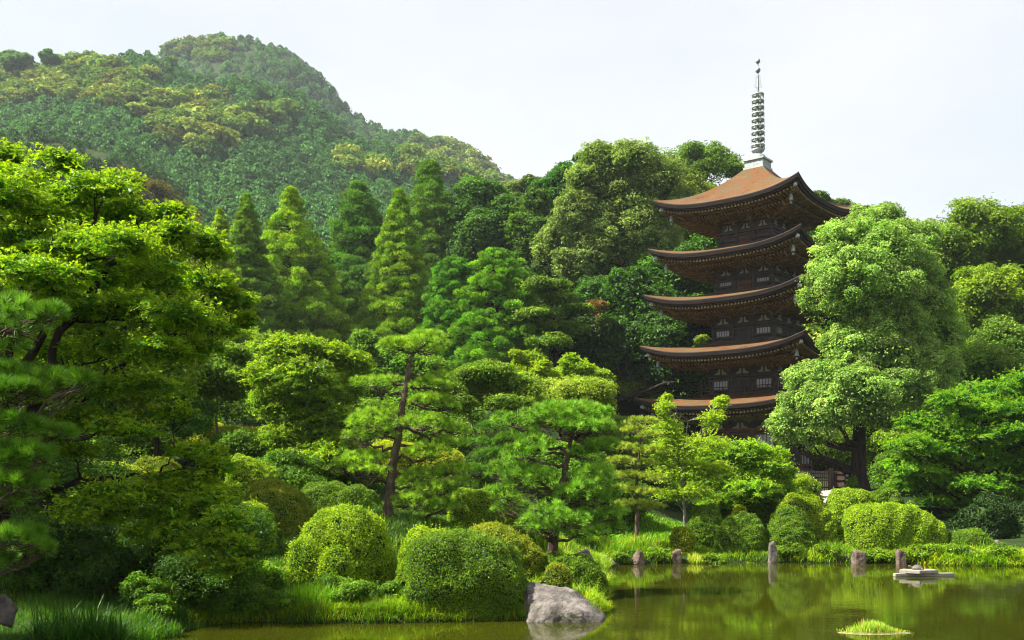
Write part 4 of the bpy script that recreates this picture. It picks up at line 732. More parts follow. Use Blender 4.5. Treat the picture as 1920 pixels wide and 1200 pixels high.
# distinct tussocks
def tussock(label,px,Y,wpx,h,n,w,bend,a,b,name='grass_tussock',lean=None,cat='grass tussock',dep=None):
    g=G(px,Y); R=wpx/2*Y/F; th=r.random(n)*6.283; q=np.sqrt(r.random(n)); x=g[0]+R*q*np.cos(th); y=g[1]+(dep or R*.7)*q*np.sin(th)
    P=np.stack([x,y,np.maximum(gh(x,y),0)-.02],1); hh=h*(.45+.6*r.random(n))*(1-.35*q)
    A=Acc(); v,f=blades(P,hh,w,r,bend,np.array([.0,-.2,0]) if lean is None else lean); A.add(v,f,np.repeat(gcol(P,r,a,b),3,0)); o=A.build(name,M['grass'],origin=g); return tag(o,label,cat)
tussock('tall upright bright green reed clump at the waterline below the untidy bush',585,21.8,110,.75,1500,.011,.45,(.05,.2,.012),(.12,.32,.02))
tussock('bright yellow-green arching grass clump between the reeds and the big wide bush',780,21.9,160,.5,2600,.01,1.1,(.1,.26,.012),(.24,.4,.03))
tussock('yellowish grass clump at the waterline left of the yellow-green arching one'.replace('left of','before'),700,21.6,90,.35,900,.01,1.0,(.09,.2,.015),(.2,.32,.03))
tussock('huge dark sedge clump with long arching blades under the great maple',150,17.2,170,1.25,900,.02,.7,(.01,.07,.007),(.03,.12,.015))
tussock('second dark sedge clump leaning toward the water beside the huge one',235,17.9,110,.8,500,.017,.9,(.01,.06,.006),(.03,.12,.012))
tussock('shaded low grass clump spilling over the near bank corner',90,16.4,220,.45,2600,.01,1.2,(.015,.08,.007),(.04,.15,.015))
tussock('thin shaded reed tuft at the dark waterline',330,20.7,70,.55,220,.012,.5,(.03,.12,.01),(.08,.2,.02))
tussock('grassy tuft of long arching blades standing behind the big wide bush',855,24.9,70,.85,80,.014,.9,(.08,.2,.03),(.18,.32,.08))
tussock('second arching long-bladed tuft behind the hedge near the tallest pine',905,25.6,60,.75,70,.014,.9,(.08,.2,.03),(.18,.32,.08))
tussock('sparse long grass blades at the foot of the tallest pine',745,27.5,70,.5,80,.013,.7,(.08,.2,.03),(.16,.3,.06))
tussock('lush grass clump hanging toward the water beside the flat boulder',1110,22.8,70,.45,900,.013,1.1,(.08,.22,.01),(.18,.34,.025),lean=np.array([.4,-.3,0]))
tussock('bright grass clump between the big wide bush and the small dome bush',998,23.0,50,.5,500,.012,.7,(.07,.22,.01),(.16,.34,.025))
tussock('pale arching grass tuft beside the square reddish stone',1305,35.4,36,.5,240,.02,1.1,(.1,.22,.04),(.2,.32,.1))
tussock('tall light grass clump above the tan stone',1200,36.2,50,.75,420,.02,.5,(.08,.22,.015),(.17,.33,.04))
tussock('light grass clump on the bank beside the pale low stone',1150,35.6,50,.6,420,.02,.6,(.07,.2,.012),(.15,.3,.03))
# grass islet
Yi=5700/(1186-HZ); gi=W(1640,0,Yi); gi[2]=0
o=thing('grass_islet',gi,'small islet of pale green grass on a muddy mound in open water','grass islet')
n=26; v,f=lathe([(1,-.3),(1,0),(.8,.4),(.4,.8),(.02,1)],n); v=v*[.74,.3,.035]; v[:,:2]*=(1+.15*nz(v,.4,5,2))[:,None]; v[:,2]-=.004
A=Acc(); A.add(v,f); M['mud']=surf('mud',[(.3,(.1,.08,.03)),(.7,(.28,.24,.1))],7,.9,.5); A.build('mud_mound',M['mud'],o,smooth=True,tint=False)
A=Acc(); nB=1500; x=r.normal(size=nB)*.27; y=r.normal(size=nB)*.1; x=np.clip(x,-.68,.7); k_=np.exp(-((x+.08)/.4)**2); P=np.stack([x,y,np.full(nB,.0)],1)
v,f=blades(P,(.05+.2*k_)*(.6+.6*r.random(nB)),.009,r,.5); A.add(v,f,np.repeat(gcol(P,r,(.07,.2,.03),(.17,.32,.09)),3,0)); A.build('grass_blades',M['grass'],o)
# leafy bank plants (low broadleaf tufts along the waterline)
def weed(label,px,py,Y,rx,rz,a,b,n=900,L=.06,nm='bank_plant'):
    c=W(px,py,Y); o_=thing(nm,c,label,'plant'); cr=crown([(np.zeros(3),np.array([rx,rx*.7,rz]))],r,a,b,L=L,cover=1.6,sub=.45,nsub=14,flat=.7); cr.build('foliage',M['leaf'],o_)
    A=Acc()
    for q in range(7):
        e=sph(1,r)[0]*[rx*.6,rx*.4,rz*.5]; v,f=tube(curve([0,0,-rz-.1],e,5,0,r,.04),[.008,.007,.006,.005,.003],5); A.add(v,f)
    A.build('stem',M['bark'],o_,tint=False)
weed('leafy dark shrublet at the waterline between the reed clump and the arching grass',665,1120,21.7,.42,.42,(.03,.11,.012),(.08,.18,.02))
weed('low leafy plant hanging over the water in the maple shade',440,1130,21.2,.55,.3,(.02,.09,.012),(.06,.16,.02))
weed('feathery green plant beside the reed clump under the maple shade',500,1090,23,.5,.4,(.04,.14,.012),(.1,.22,.02))
weed('small leafy plant between the shady reeds and the hanging plant',380,1135,21.2,.4,.25,(.02,.08,.01),(.05,.14,.018))
weed('creeping leafy plant at the shaded bank behind the reed clump',560,1075,23.6,.4,.25,(.04,.13,.012),(.1,.2,.02))
weed('bright leafy plant between the tan stone and the square reddish stone',1232,1042,35.3,.4,.26,(.05,.16,.012),(.13,.26,.03),L=.09)
weed('pale-leaved weed growing beside the big wide bush above the arching grass',975-145,1098,21.9,.22,.2,(.1,.22,.02),(.2,.32,.05))
weed('bushy yellow-green sprig sprouting on the second pagoda roof',1316,636,66.5,.42,.28,(.06,.15,.03),(.13,.22,.05),L=.09,nm='roof_plant')
# mossy beam in the shade
A=Acc(); a_=W(240,1084,22.3); b_=W(345,1089,22.9); v,f=beam(a_,b_,.16,.07); A.add(v,f)
M['moss']=surf('moss',[(.3,(.12,.13,.01)),(.7,(.34,.3,.02))],8,.95,.6); o=thing('mossy_bench',(a_+b_)/2,'low mossy yellow beam bench in the deep shade of the great maple','bench')
A.build('beam',M['moss'],o,tint=False,origin=(a_+b_)/2)
for p_ in (a_+(b_-a_)*.06,a_+(b_-a_)*.92):
    A=Acc(); v,f=beam(p_-[0,0,.05],[p_[0],p_[1],float(gh(p_[:1],p_[1:2])[0])-.1],.09,.09); A.add(v,f); A.build('leg',M['bark'],o,tint=False,origin=(a_+b_)/2)

for k_,(px_,py_,Y_,rx_,rz_,wd_) in enumerate([(350,1120,20.9,.4,.3,'beside the thin shaded reed tuft'),(290,1140,19.8,.35,.2,'between the sedge and the thin reeds'),(410,1105,21.8,.45,.32,'under the lowest dark maple boughs'),(470,1120,21.6,.4,.32,'before the feathery plant'),
   (520,1135,21.3,.4,.28,'at the waterline before the reed clump'),(620,1105,22.2,.35,.3,'between the tiny round bush and the reeds'),(270,1110,20.2,.4,.3,'hiding the foot of the mossy beam bench'),(360,1080,22,.5,.35,'behind the mossy beam bench end'),(320,1115,21,.4,.3,'below the middle of the mossy beam bench'),(735,1120,22,.3,.3,'between the two grass clumps under the big wide bush')]):
    weed('small leafy bank plant '+wd_,px_,py_,Y_,rx_,rz_,(.02,.08,.01),(.07,.17,.02))

tussock('dim grass tuft growing up in front of the mossy bench',285,19.1,110,.55,700,.012,.8,(.015,.08,.007),(.04,.14,.015))

for k_,(px_,Y_,rx_,rz_,wd_) in enumerate([(1165,34.9,.3,.22,'beside the low pale stone'),(1335,35.5,.45,.2,'below the dark bush on the far bank'),(1400,35.4,.4,.22,'below the domed dark-green bush'),(1480,35.9,.5,.22,'just past the tall upright stone'),(1550,35.9,.5,.2,'between the tall upright stone and the squat one'),
   (1650,35.6,.5,.22,'between the squat stone and the pinkish stone'),(1735,35.2,.6,.26,'just past the pinkish stone'),(1800,35,.6,.25,'below the low wide bush'),(1880,34.8,.6,.25,'at the shady end of the far bank')]):
    g_=G(px_,Y_); weed('low weedy plant at the waterline '+wd_,px_,HZ-(g_[2]+rz_*.6-CH)*F/Y_,Y_,rx_,rz_,(.03,.1,.01),(.1,.2,.02),L=.09)
# ------------------------------------------------------------------ five-storeyed pagoda
M['roofbark']=None
m,nt,out=mat('cypress_bark_roof'); p=N_(nt,'ShaderNodeBsdfPrincipled'); nt.links.new(p.outputs[0],out.inputs[0]); p.inputs['Roughness'].default_value=.85; p.inputs['Specular IOR Level'].default_value=.2
n1=noise(nt,.8,9,.68); r1=ramp(nt,n1.outputs['Fac'],[(.32,(.06,.03,.011)),(.44,(.14,.056,.014)),(.53,(.085,.07,.034)),(.6,(.17,.066,.015)),(.74,(.07,.058,.034))]); n2=noise(nt,9,6,.7)
mx=N_(nt,'ShaderNodeMix',data_type='RGBA',blend_type='MULTIPLY'); mx.inputs[0].default_value=.7; r2=ramp(nt,n2.outputs['Fac'],[(.3,(.4,.4,.4)),(.7,(1.2,1.15,1.1))])
nt.links.new(r1.outputs[0],mx.inputs[6]); nt.links.new(r2.outputs[0],mx.inputs[7]); nt.links.new(mx.outputs[2],p.inputs['Base Color'])
bp=N_(nt,'ShaderNodeBump'); bp.inputs['Distance'].default_value=.05; bp.inputs['Strength'].default_value=.7; nt.links.new(n2.outputs['Fac'],bp.inputs['Height']); nt.links.new(bp.outputs[0],p.inputs['Normal']); M['roofbark']=m
M['eave']=surf('eave_edge',[(.3,(.014,.01,.008)),(.7,(.045,.03,.024))],3,.8,.4,40,.2,(.3,.3,6))
M['timber']=surf('old_timber',[(.25,(.05,.03,.01)),(.5,(.16,.1,.03)),(.75,(.38,.25,.075))],2.2,.85,.4,20,.2)
M['timber_dark']=surf('dark_timber',[(.3,(.035,.028,.025)),(.7,(.09,.076,.066))],2.5,.8,.3,20,.25)
M['tipwood']=surf('rafter_ends',[(.3,(.13,.09,.04)),(.7,(.3,.22,.1))],8,.9,0)
M['plaster']=surf('old_plaster',[(.3,(.3,.27,.16)),(.7,(.44,.4,.27))],4,.95,.2)
M['lattice']=surf('lattice',[(.3,(.34,.34,.36)),(.7,(.5,.5,.52))],5,.8,0)
M['redwood']=surf('worn_red_door',[(.3,(.09,.03,.018)),(.7,(.2,.08,.05))],4,.8,.2)
M['copper']=surf('verdigris',[(.25,(.15,.165,.16)),(.5,(.27,.3,.29)),(.75,(.42,.45,.43))],5,.6,.3,20,.4,metal=.25)
M['timber_f']=surf('fence_wood',[(.3,(.05,.03,.022)),(.7,(.13,.085,.065))],6,.85,.4,30,.2,(1,1,.3))
M['stone']=surf('stone_base',[(.3,(.2,.19,.17)),(.7,(.38,.36,.32))],2,.9,.4)
cP=np.array([461/F*75.5,75.5,3.08])
PG=thing('pagoda',cP,'five-storeyed dark wooden pagoda with upturned rust-brown roofs and a tall ringed spire','pagoda',rz=R_(-39.2))
def part(A,name,mt,parent=PG,smooth=False,at=None):
    o=A.build(name,M[mt],parent,smooth,tint=False)
    return o
def rot4(q):
    c,s=[(1,0),(0,1),(-1,0),(0,-1)][q]; return np.array([[c,-s,0],[s,c,0],[0,0,1.]])
def four(A,v,f):
    for q in range(4): A.add(np.asarray(v)@rot4(q).T,f)
def four_m(A,v,f,mi):
    for q in range(4): A.add(np.asarray(v)@rot4(q).T,f,mi=mi)
def fb(A,c,h): v,f=box(c,h); four(A,v,f)
def fbeam(A,a,b,w,h): v,f=beam(a,b,w,h); four(A,v,f)
S2=math.sqrt(2); z0=cP[2]
RZ=[9.35,8.95,8.68,8.33,7.93]; RZ=[a/S2 for a in RZ]; TIP=[8.88,12.7,16.46,19.85,23.42]; BOD=[4.05,3.6,3.4,3.13,2.87]; BOD=[a/S2 for a in BOD]
BASE=[3.5,8.95,12.85,16.6,19.98]; WT=[6.35,10.35,14.05,17.65,20.95]
def up(u): return .82*np.abs(u)**3.0
def roof(i):
    he=RZ[i]; tip=TIP[i]-z0; E=tip-.82; top=i==4
    ht=.72 if top else BOD[i+1]+.35; rise=(25.95-z0-E) if top else .95
    nu,nv=49,14; u=np.linspace(-1,1,nu); v=np.linspace(0,1,nv); V,U=np.meshgrid(v,u,indexing='ij')
    h=he*(1-V)+ht*V; prof=(.42*V+.58*V**2.1) if top else V**1.05
    X=U*h; Yy=-h+.12*(1-np.abs(U)**2)*(1-V)*1.6; Z=E+rise*prof+up(U)*(1-V)**1.8
    if top: Z=Z+0
    A=Acc(); g=np.stack([X,Yy,Z],-1); i_=np.arange(nv-1)[:,None]*nu; j=np.arange(nu-1)[None]; fc=np.stack([i_+j,i_+j+1,i_+nu+j+1,i_+nu+j],-1).reshape(-1,4)
    four(A,g.reshape(-1,3),fc); ro=part(A,'roof','roofbark',smooth=True)
    # layered eave edge: thick bark band, a thin lighter lip, and a board below
    A=Acc(); e=g[0]; rows=[e+[0,0,.0],e+[0,-.03,-.05],e+[0,.05,-.3],e+[0,.16,-.32],e+[0,.18,-.46],e+[0,.5,-.5]]
    for q in range(1,6):
        k=[0,.03,-.05,-.16,-.18,-.5][q]; rows[q]=rows[q].copy(); rows[q][:,0]*= (he+k)/he
    rw=np.stack(rows); nn=len(rows); i2=np.arange(nn-1)[:,None]*nu; fc2=np.stack([i2+j,i2+nu+j,i2+nu+j+1,i2+j+1],-1).reshape(-1,4); four(A,rw.reshape(-1,3),fc2)
    part(A,'eave_board','eave',ro)
    # rafters, two tiers, following the sweep of the eave
    bw=BOD[i]; A=Acc(); T=Acc(); n=int(he*2/.27)
    for x in np.linspace(-he+.45,he-.45,n):
        uu=x/he; ze=E-.56+float(up(uu)); y1=-he+.42
        lim=-max(abs(x)+.02,bw+.2)
        if y1<lim-.25:
            yi=min(lim,-he+2.0); yi=-(he-2.0) if -(he-2.0)<lim else lim
            fbeam(A,[x,y1,ze],[x,yi,ze+.05-float(up(uu))*.35],.1,.12); v,f=box([x,y1-.012,ze],[.054,.014,.064]); four_m(A,v,f,1)
        y2=-he+1.35
        if y2<lim-.3:
            z2=ze-.2-float(up(uu))*.2; fbeam(A,[x,y2,z2],[x,lim,z2-.1-float(up(uu))*.5],.1,.12); v,f=box([x,y2-.012,z2],[.054,.014,.064]); four_m(A,v,f,1)
    A.build('rafters',[M['timber'],M['tipwood']],ro,False,tint=False)
    # soffit boards and the sloping underside down to the wall top
    A=Acc(); wt=WT[i]-z0; us=np.linspace(-1,1,25); rws=[]
    for hh,zz,kk in ((he-.3,E-.44,1),(he-1.5,E-.6,.62),(bw+1.25,E-.42,.28),(bw+.02,E-.2,0)):
        rws.append(np.stack([us*hh,np.full(25,-hh),zz+up(us)*kk],-1))
    rws=np.stack(rws); i3=np.arange(3)[:,None]*25; j3=np.arange(24)[None]; four(A,rws.reshape(-1,3),np.stack([i3+j3,i3+25+j3,i3+25+j3+1,i3+j3+1],-1).reshape(-1,4))
    part(A,'soffit','timber',ro)
    # corner beams
    A=Acc(); 
    a=np.array([-bw-.1,-bw-.1,wt+.6]); b=np.array([-he+.42,-he+.42,E-.62+.8*.9])
    for q in range(4):
        A=Acc(); A.add(*beam(a,(a+b)/2+[0,0,-.12],.2,.26)); A.add(*beam((a+b)/2+[0,0,-.12],b,.18,.22)); o=part(A,'corner_beam','timber',ro); o.rotation_euler=(0,0,q*math.pi/2)
    # brackets: three stepped rings with arms and blocks
    A=Acc(); zb=wt+.5; cols=[-bw,-bw/3,bw/3,bw]; dz=max(.14,(E-.5-zb)/3); st=1.15/3
    for k in range(3):
        yk=-bw-.12-st*(k+1)+.1; zk=zb+dz*(k+.75)
        fb(A,[0,yk,zk+dz*.42],[bw+st*(k+1)+.1,.06,.075])
        for c in cols:
            ln=st*(k+1)+.2; fb(A,[c,-bw-ln/2,zk-.03],[.075,ln/2,.085])
            fb(A,[c,yk,zk+.1],[.42,.065,.06])
            for s in (-.36,0,.36): fb(A,[c+s,yk,zk+.2],[.085,.085,.05])
            fb(A,[c,yk,zk-.12],[.1,.1,.05])
    for k in range(3):
        g_=-bw-st*(k+1)-.05; v,f=beam([-bw,-bw,zb+dz*(k+.6)],[g_,g_,zb+dz*(k+.85)],.15,.16); four(A,v,f); fb(A,[g_,g_,zb+dz*(k+1.15)],[.13,.13,.06])
    for c in cols[1:3]: v,f=beam([c,-bw-1.45,E-.8],[c,-bw-.1,E-.3],.13,.15); four(A,v,f)
    part(A,'brackets','timber')
    # bells under the four corners
    for q in range(4):
        M4=rot4(q); pos=M4@np.array([-he+.95,-he+.95,E-.62+.28]); L=Acc()
        L.add(*lathe([(.01,0),(.07,-.02),(.09,-.06),(.13,-.12),(.15,-.34),(.185,-.46),(.16,-.46),(.13,-.36)],14)); L.add(*tube([(0,0,.28),(0,0,.1),(0,0,-.02)],.02,6)); L.add(*tube([(0,0,-.3),(0,0,-.62)],.012,5)); L.add(*box([0,0,-.66],[.09,.012,.07]))
        for q2 in range(4): L.add(*box([.07*math.cos(q2*1.571),.07*math.sin(q2*1.571),-.01],[.03,.03,.025]))
        bo=part(L,'wind_bell','copper',ro,smooth=False); bo.location=pos; bo.scale=(.85,.85,.85)
    # bright metal caps on the corner beam ends
    L=Acc(); v,f=beam([-he+.33,-he+.33,E-.58+.74],[-he+.5,-he+.5,E-.62+.7],.19,.23); four(L,v,f); part(L,'beam_end_caps','lattice',ro)
    return ro
for i in range(5): roof(i)
for i in range(5):
    bw=BOD[i]; zb=BASE[i]-z0; wt=WT[i]-z0
    # wall core with plaster-free dark boards
    A=Acc(); A.add(*box([0,0,(zb+wt+1.1)/2-.1],[bw-.06,bw-.06,(wt+1.3-zb)/2])); wall=part(A,'wall','timber_dark')
    zl=zb+.02
    for q in range(4):
        for c in (-bw,-bw/3,bw/3):
            A=Acc(); v,f=lathe([(.13,zl),(.135,(zl+wt)/2),(.12,wt+.1)],12); A.add(v,f); o=part(A,'column','timber_dark' if i else 'timber',wall,smooth=True); o.location=rot4(q)@np.array([c,-bw,0])
    A=Acc()
    for zz,hh,yy in ((wt+.03,.075,.12),(wt-.22,.06,.1),(zb+.42,.06,.1),(zb+.05,.08,.16)): fb(A,[0,-bw-yy+.04,zz],[bw+.16,.06,hh])
    fb(A,[0,-bw-.02,wt+.15],[bw+.25,.14,.035]); part(A,'tie_beams','timber_dark' if i else 'redwood',wall)
    # plaster infill between bracket feet: pairs of tapering panels beside a strut
    for q in range(4):
        for bay in (-1,0,1):
            A=Acc(); xc=bay*bw*2/3; w=bw/3-.3
            for s in (-1,1):
                x0,x1=.07,w; pr=[(x0,0),(x1,0),(x1*.8,.1),(x1*.42,.2),(x1*.33,.42),(x0,.42)]; y=-bw-.045
                vv=[[xc+s*a,y,wt+.19+b] for a,b in pr]+[[xc+s*a,y+.07,wt+.19+b] for a,b in pr]; n6=6
                A.add(vv,[[k,(k+1)%n6,(k+1)%n6+n6,k+n6] for k in range(n6)]); A.add(vv,[[0,1,2,3],[0,3,4,5]])
            o=part(A,'plaster_panel','plaster',wall); o.rotation_euler=(0,0,q*math.pi/2)
    # windows in the side bays, a door in the middle bay
    z1,z2=zb+.5,wt-.3
    for q in range(4):
        for bay in (-1,1):
            xc=bay*bw*2/3; w=bw/3-.24; A=Acc(); A.add(*box([xc,-bw+.0,(z1+z2)/2],[w,.02,(z2-z1)/2])); wn=part(A,'window','lattice' if i!=4 else 'redwood',wall); wn.rotation_euler=(0,0,q*math.pi/2)
            A=Acc(); nb=6
            for x in np.linspace(xc-w+.05,xc+w-.05,nb): A.add(*box([x,-bw-.04,(z1+z2)/2],[.012,.02,(z2-z1)/2]))
            for s in (-1,1): A.add(*box([xc+s*(w+.045),-bw-.03,(z1+z2)/2],[.045,.05,(z2-z1)/2+.08])); A.add(*box([xc,-bw-.032,(z1+z2)/2+s*((z2-z1)/2+.04)],[w,.048,.038]))
            o=part(A,'window_bars','timber_dark',wall); o.rotation_euler=(0,0,q*math.pi/2)
        A=Acc(); w=bw/3-.16
        for s in (-1,1):
            A.add(*box([s*(w/2+.005),-bw-.02,(zb+.15+z2)/2],[w/2-.01,.03,(z2-zb-.15)/2]))
            for t in (-.5,.0,.5): A.add(*box([s*(w/2+.005),-bw-.055,(zb+.15+z2)/2+t*(z2-zb-.4)],[w/2-.03,.015,.03]))
        o=part(A,'door','redwood' if i in (3,4) else 'timber_dark',wall); o.rotation_euler=(0,0,q*math.pi/2)
    # balcony floor; the second storey also has a railing
    A=Acc(); A.add(*box([0,0,zb-.06],[bw+.55,bw+.55,.07])); A.add(*box([0,0,zb-.22],[bw+.42,bw+.42,.1]));  part(A,'balcony_floor','timber_dark')
    if i==1:
        A=Acc(); hb=bw+.48
        for zz,rr_ in ((.62,.035),(.4,.025),(.12,.03)):
            v,f=tube([[-hb-.28,-hb,zb+zz+.05],[-hb,-hb,zb+zz],[hb,-hb,zb+zz],[hb+.28,-hb,zb+zz+.05]],rr_,7); four(A,v,f)
        for x in np.linspace(-hb,hb,8): fb(A,[x,-hb,zb+.3],[.035,.035,.32])
        fb(A,[-hb,-hb,zb+.4],[.06,.06,.5]); v,f=lathe([(.06,0),(.085,.05),(.06,.12),(.01,.19)],10,(-hb,-hb,zb+.9)); four(A,v,f)
        part(A,'railing','timber_f')
# stone platform and steps
A=Acc(); A.add(*box([0,0,.0],[BOD[0]+2.1,BOD[0]+2.1,.36])); A.add(*box([0,0,-.35],[BOD[0]+2.3,BOD[0]+2.3,.25])); part(A,'platform','stone')
# spire
sp=Acc(); zs=25.9-z0; sp.add(*box([0,0,zs+.33],[.72,.72,.3])); sp.add(*box([0,0,zs+.66],[.82,.82,.07])); sp.add(*box([0,0,zs+.03],[.8,.8,.08])); spire=part(sp,'spire','copper')
A=Acc(); A.add(*lathe([(.62,zs+.73),(.6,zs+.9),(.5,zs+1.05),(.3,zs+1.15),(.28,zs+1.25),(.42,zs+1.35),(.52,zs+1.5),(.4,zs+1.52),(.12,zs+1.5)],24)); part(A,'spire_bowl','copper',spire,True)
A=Acc(); A.add(*lathe([(.13,zs+1.4),(.11,zs+3.5),(.1,zs+5.8),(.085,zs+6.6),(.05,zs+7.0),(.045,zs+8.0)],12)); part(A,'spire_shaft','copper',spire,True)
for k in range(9):
    zc=zs+1.78+k*.475; rd=.5-.008*k; A=Acc()
    A.add(*lathe([(rd,zc-.06),(rd+.03,zc),(rd,zc+.09),(rd-.05,zc+.09),(rd-.05,zc-.06),(rd,zc-.06)],24)); A.add(*lathe([(.14,zc-.1),(.19,zc),(.14,zc+.12)],12))
    for q in range(8):
        an=q*math.pi/4; A.add(*beam([.12*math.cos(an),.12*math.sin(an),zc],[(rd-.02)*math.cos(an),(rd-.02)*math.sin(an),zc+.02],.05,.07))
    for q in range(8):
        an=q*math.pi/4; A.add(*beam([(rd+.01)*math.cos(an),(rd+.01)*math.sin(an),zc-.05],[(rd+.01)*math.cos(an),(rd+.01)*math.sin(an),zc-.2],.045,.045))
    part(A,'spire_ring','copper',spire,False)
A=Acc()
for q in range(4):
    an=q*math.pi/2+.785
    for t in np.linspace(0,1,7):
        zc=zs+6.15+t*.85; w=.27-.12*t+.03*math.sin(t*12); c_,s_=math.cos(an),math.sin(an)
        A.add(*tube([(.06*c_,.06*s_,zc-.03),(w*c_,w*s_,zc),( (w+.01)*c_,(w+.01)*s_,zc+.12)],[.014,.012,.006],5))
part(A,'spire_flame','copper',spire)
A=Acc(); 
for zc,rd in ((zs+7.45,.2),(zs+8.12,.18)):
    A.add(*lathe([(.03,zc-rd*1.2),(rd*.8,zc-rd*.75),(rd,zc-.02),(rd*.8,zc+rd*.6),(rd*.3,zc+rd*1.0),(.02,zc+rd*1.25)],16))
part(A,'spire_jewels','copper',spire,True)

# ------------------------------------------------------------------ fence, path, building behind
def fence(label,a,b,hgt,n,solid):
    o=thing('wooden_fence',a,label,'fence'); a=np.asarray(a,float); b=np.asarray(b,float); d=b-a
    for k in range(2):
        A=Acc(); c=a+d*k; A.add(*beam(c-a-[0,0,.3],c-a+[0,0,hgt+.12],.14,.14)); A.add(*box(c-a+[0,0,hgt+.14],[.09,.09,.025])); part(A,'post','timber_f',o)
    A=Acc()
    for zz in (.22,hgt*.55,hgt-.12): A.add(*beam([0,0,zz],d+[0,0,zz],.05,.08))
    part(A,'rail','timber_f',o)
    A=Acc()
    for t in np.linspace(.04,.96,n):
        c=d*t; A.add(*beam(c+[0,-.05,.05],c+[0,-.05,hgt+(.04 if not solid else 0)],.045 if not solid else .12,.03))
    part(A,'pickets','timber_f',o)
e0=G(1466,61); e1=G(1556,57.5); e2=G(1583,61)
for e in (e0,e1,e2): e[2]=2.2
fence('dark wooden picket fence before the pagoda foot',e0,e1,1.15,26,False)
fence('plank-sided end panel of the wooden enclosure next to the camphor trunk',e1+[.12,0,0],e2,1.1,12,True)
m_=surf('sandy_path',[(.3,(.25,.22,.18)),(.7,(.38,.34,.29))],3,.95,.3); M['path']=m_
A=Acc(); xs=np.linspace(0,1,40); top=np.array([G(1480+110*t,53.5-1.5*t) for t in xs]); bot=np.array([G(1480+110*t,57.3-1.0*t) for t in xs]); 
mid=[top+(bot-top)*q for q in np.linspace(0,1,9)]; gr=np.stack(mid); gr[...,2]=gh(gr[...,0],gr[...,1])+.02
i=np.arange(8)[:,None]*40; j=np.arange(39)[None]; A.add(gr,np.stack([i+j,i+j+1,i+40+j+1,i+40+j],-1).reshape(-1,4)); tag(A.build('path',M['path'],smooth=True,tint=False),kind='structure')
# small hall glimpsed under the cedars
hc=W(610,655,97); hc[2]=float(gh(hc[:1],hc[1:2])[0])
hb=thing('temple_hall',hc,'pale-walled low building glimpsed between the cedar trunks up the slope','building')
M['hall_wall']=surf('hall_wall',[(.3,(.5,.47,.42)),(.7,(.62,.6,.55))],2,.9,0); M['tile']=surf('grey_tile',[(.3,(.16,.15,.15)),(.7,(.3,.28,.27))],6,.7,.3,18,.3,(1,8,1))
A=Acc(); A.add(*box([0,0,1.2],[5.0,2,1.6])); part(A,'wall','hall_wall',hb)
A=Acc(); v=np.array([[-5.8,-2.9,2.6],[5.8,-2.9,2.6],[5.8,2.9,2.6],[-5.8,2.9,2.6],[-4.6,0,4.2],[4.6,0,4.2]]); A.add(v,[[0,1,5,4],[2,3,4,5]]); A.add(v,[[1,2,5],[3,0,4]]); A.add(v+[0,0,-.12],[[0,3,2,1]]); part(A,'roof','tile',hb)
for k in range(5):
    A=Acc(); A.add(*box([-3.9+1.95*k,-2.03,1.3],[.6,.05,.75])); w_=part(A,'window','timber_dark',hb)
# broken slope of bare earth seen between the cedars
# ------------------------------------------------------------------ light, air, camera
sc=bpy.context.scene; w=bpy.data.worlds.new('World'); sc.world=w; w.use_nodes=True; nt=w.node_tree; nt.nodes.clear()
SUN_EL,SUN_AZ=52,-95      # azimuth measured from +Y (away from the camera) towards +X
o_=nt.nodes.new('ShaderNodeOutputWorld'); bg=nt.nodes.new('ShaderNodeBackground'); sk=nt.nodes.new('ShaderNodeTexSky'); sk.sky_type='NISHITA'; sk.sun_disc=False
sk.sun_elevation=R_(SUN_EL); sk.sun_rotation=R_(SUN_AZ); sk.dust_density=2.5; sk.air_density=1.0; bg.inputs[1].default_value=.08; nt.links.new(sk.outputs[0],bg.inputs[0])
bg2=nt.nodes.new('ShaderNodeBackground'); bg2.inputs[1].default_value=.278
tc=nt.nodes.new('ShaderNodeTexCoord'); mp=nt.nodes.new('ShaderNodeMapping'); mp.inputs['Scale'].default_value=(1,1,2.5); nt.links.new(tc.outputs['Generated'],mp.inputs[0])
nn=nt.nodes.new('ShaderNodeTexNoise'); nn.inputs['Scale'].default_value=2.2; nn.inputs['Detail'].default_value=5; nt.links.new(mp.outputs[0],nn.inputs['Vector'])
cr_=ramp(nt,nn.outputs['Fac'],[(.38,(.86,.92,1.02)),(.6,(1.0,1.01,1.03))]); nt.links.new(cr_.outputs[0],bg2.inputs[0])
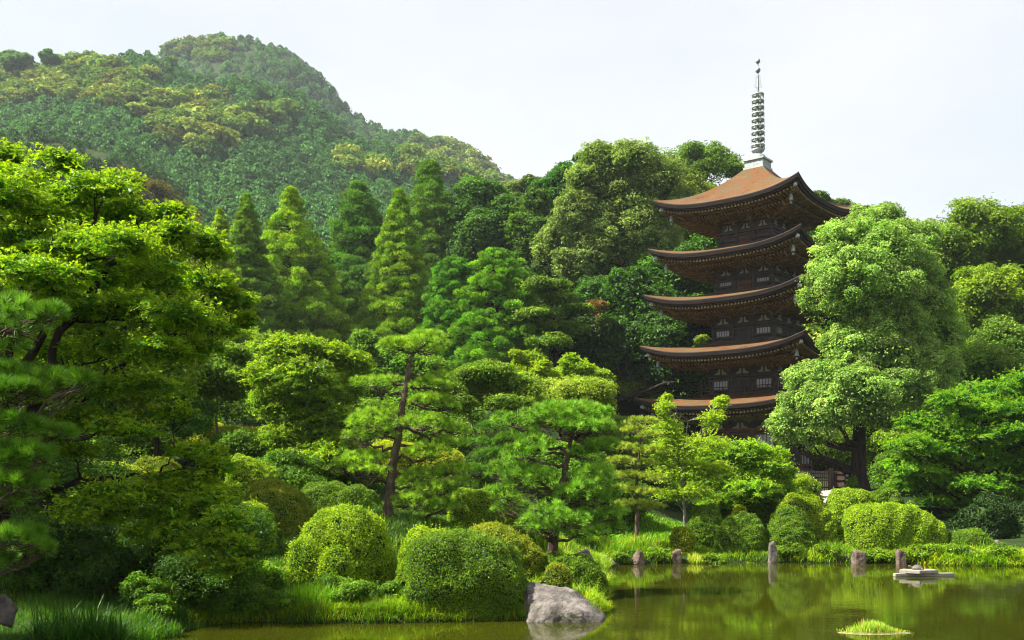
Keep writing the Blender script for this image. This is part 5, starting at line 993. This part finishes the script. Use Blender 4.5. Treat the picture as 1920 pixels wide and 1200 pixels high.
fr=ramp(nt,nn.outputs['Fac'],[(.2,(.88,)*3),(.6,(.96,)*3)]); ms=nt.nodes.new('ShaderNodeMixShader'); nt.links.new(fr.outputs[0],ms.inputs[0]); nt.links.new(bg.outputs[0],ms.inputs[1]); nt.links.new(bg2.outputs[0],ms.inputs[2]); nt.links.new(ms.outputs[0],o_.inputs[0])
sl=bpy.data.lights.new('sun','SUN'); sl.energy=5; sl.angle=R_(.5); sl.color=(1,.95,.85); so=bpy.data.objects.new('sun',sl); C.objects.link(so)
el,az=R_(SUN_EL),R_(SUN_AZ); dv=Vector((math.sin(az)*math.cos(el),math.cos(az)*math.cos(el),math.sin(el))); so.rotation_euler=dv.to_track_quat('Z','Y').to_euler(); so.location=(-30,0,60)
# haze
HAZE=True
if HAZE:
    m=bpy.data.materials.new('haze_air'); m.use_nodes=True; nt=m.node_tree; nt.nodes.clear(); ou=nt.nodes.new('ShaderNodeOutputMaterial'); pv=nt.nodes.new('ShaderNodeVolumePrincipled')
    pv.inputs['Color'].default_value=(.82,.9,1,1); pv.inputs['Density'].default_value=.00014; pv.inputs['Anisotropy'].default_value=.2; nt.links.new(pv.outputs[0],ou.inputs['Volume'])
    A=Acc(); A.add(*box([0,440,173],[1250,1420,177])); hz=A.build('haze',m,tint=False); tag(hz,kind='stuff')
cam=bpy.data.cameras.new('camera'); cam.sensor_width=36; cam.lens=36*F/1920; cam.shift_y=(HZ-600)/1920; cam.clip_end=5000; cam.clip_start=.1
co=bpy.data.objects.new('camera',cam); C.objects.link(co); co.location=(0,0,CH); co.rotation_euler=(R_(90),0,0); sc.camera=co
vs=sc.view_settings; vs.view_transform='Standard'; vs.look='None'; vs.gamma=1; vs.exposure=1.72
cy=sc.cycles; cy.max_bounces=8; cy.diffuse_bounces=5; cy.glossy_bounces=3; cy.transmission_bounces=4; cy.volume_bounces=0; cy.use_denoising=True; cy.use_adaptive_sampling=True; cy.adaptive_threshold=.012; cy.pixel_filter_type='BLACKMAN_HARRIS'; cy.filter_width=1.1
sc.render.resolution_x=1024; sc.render.resolution_y=640
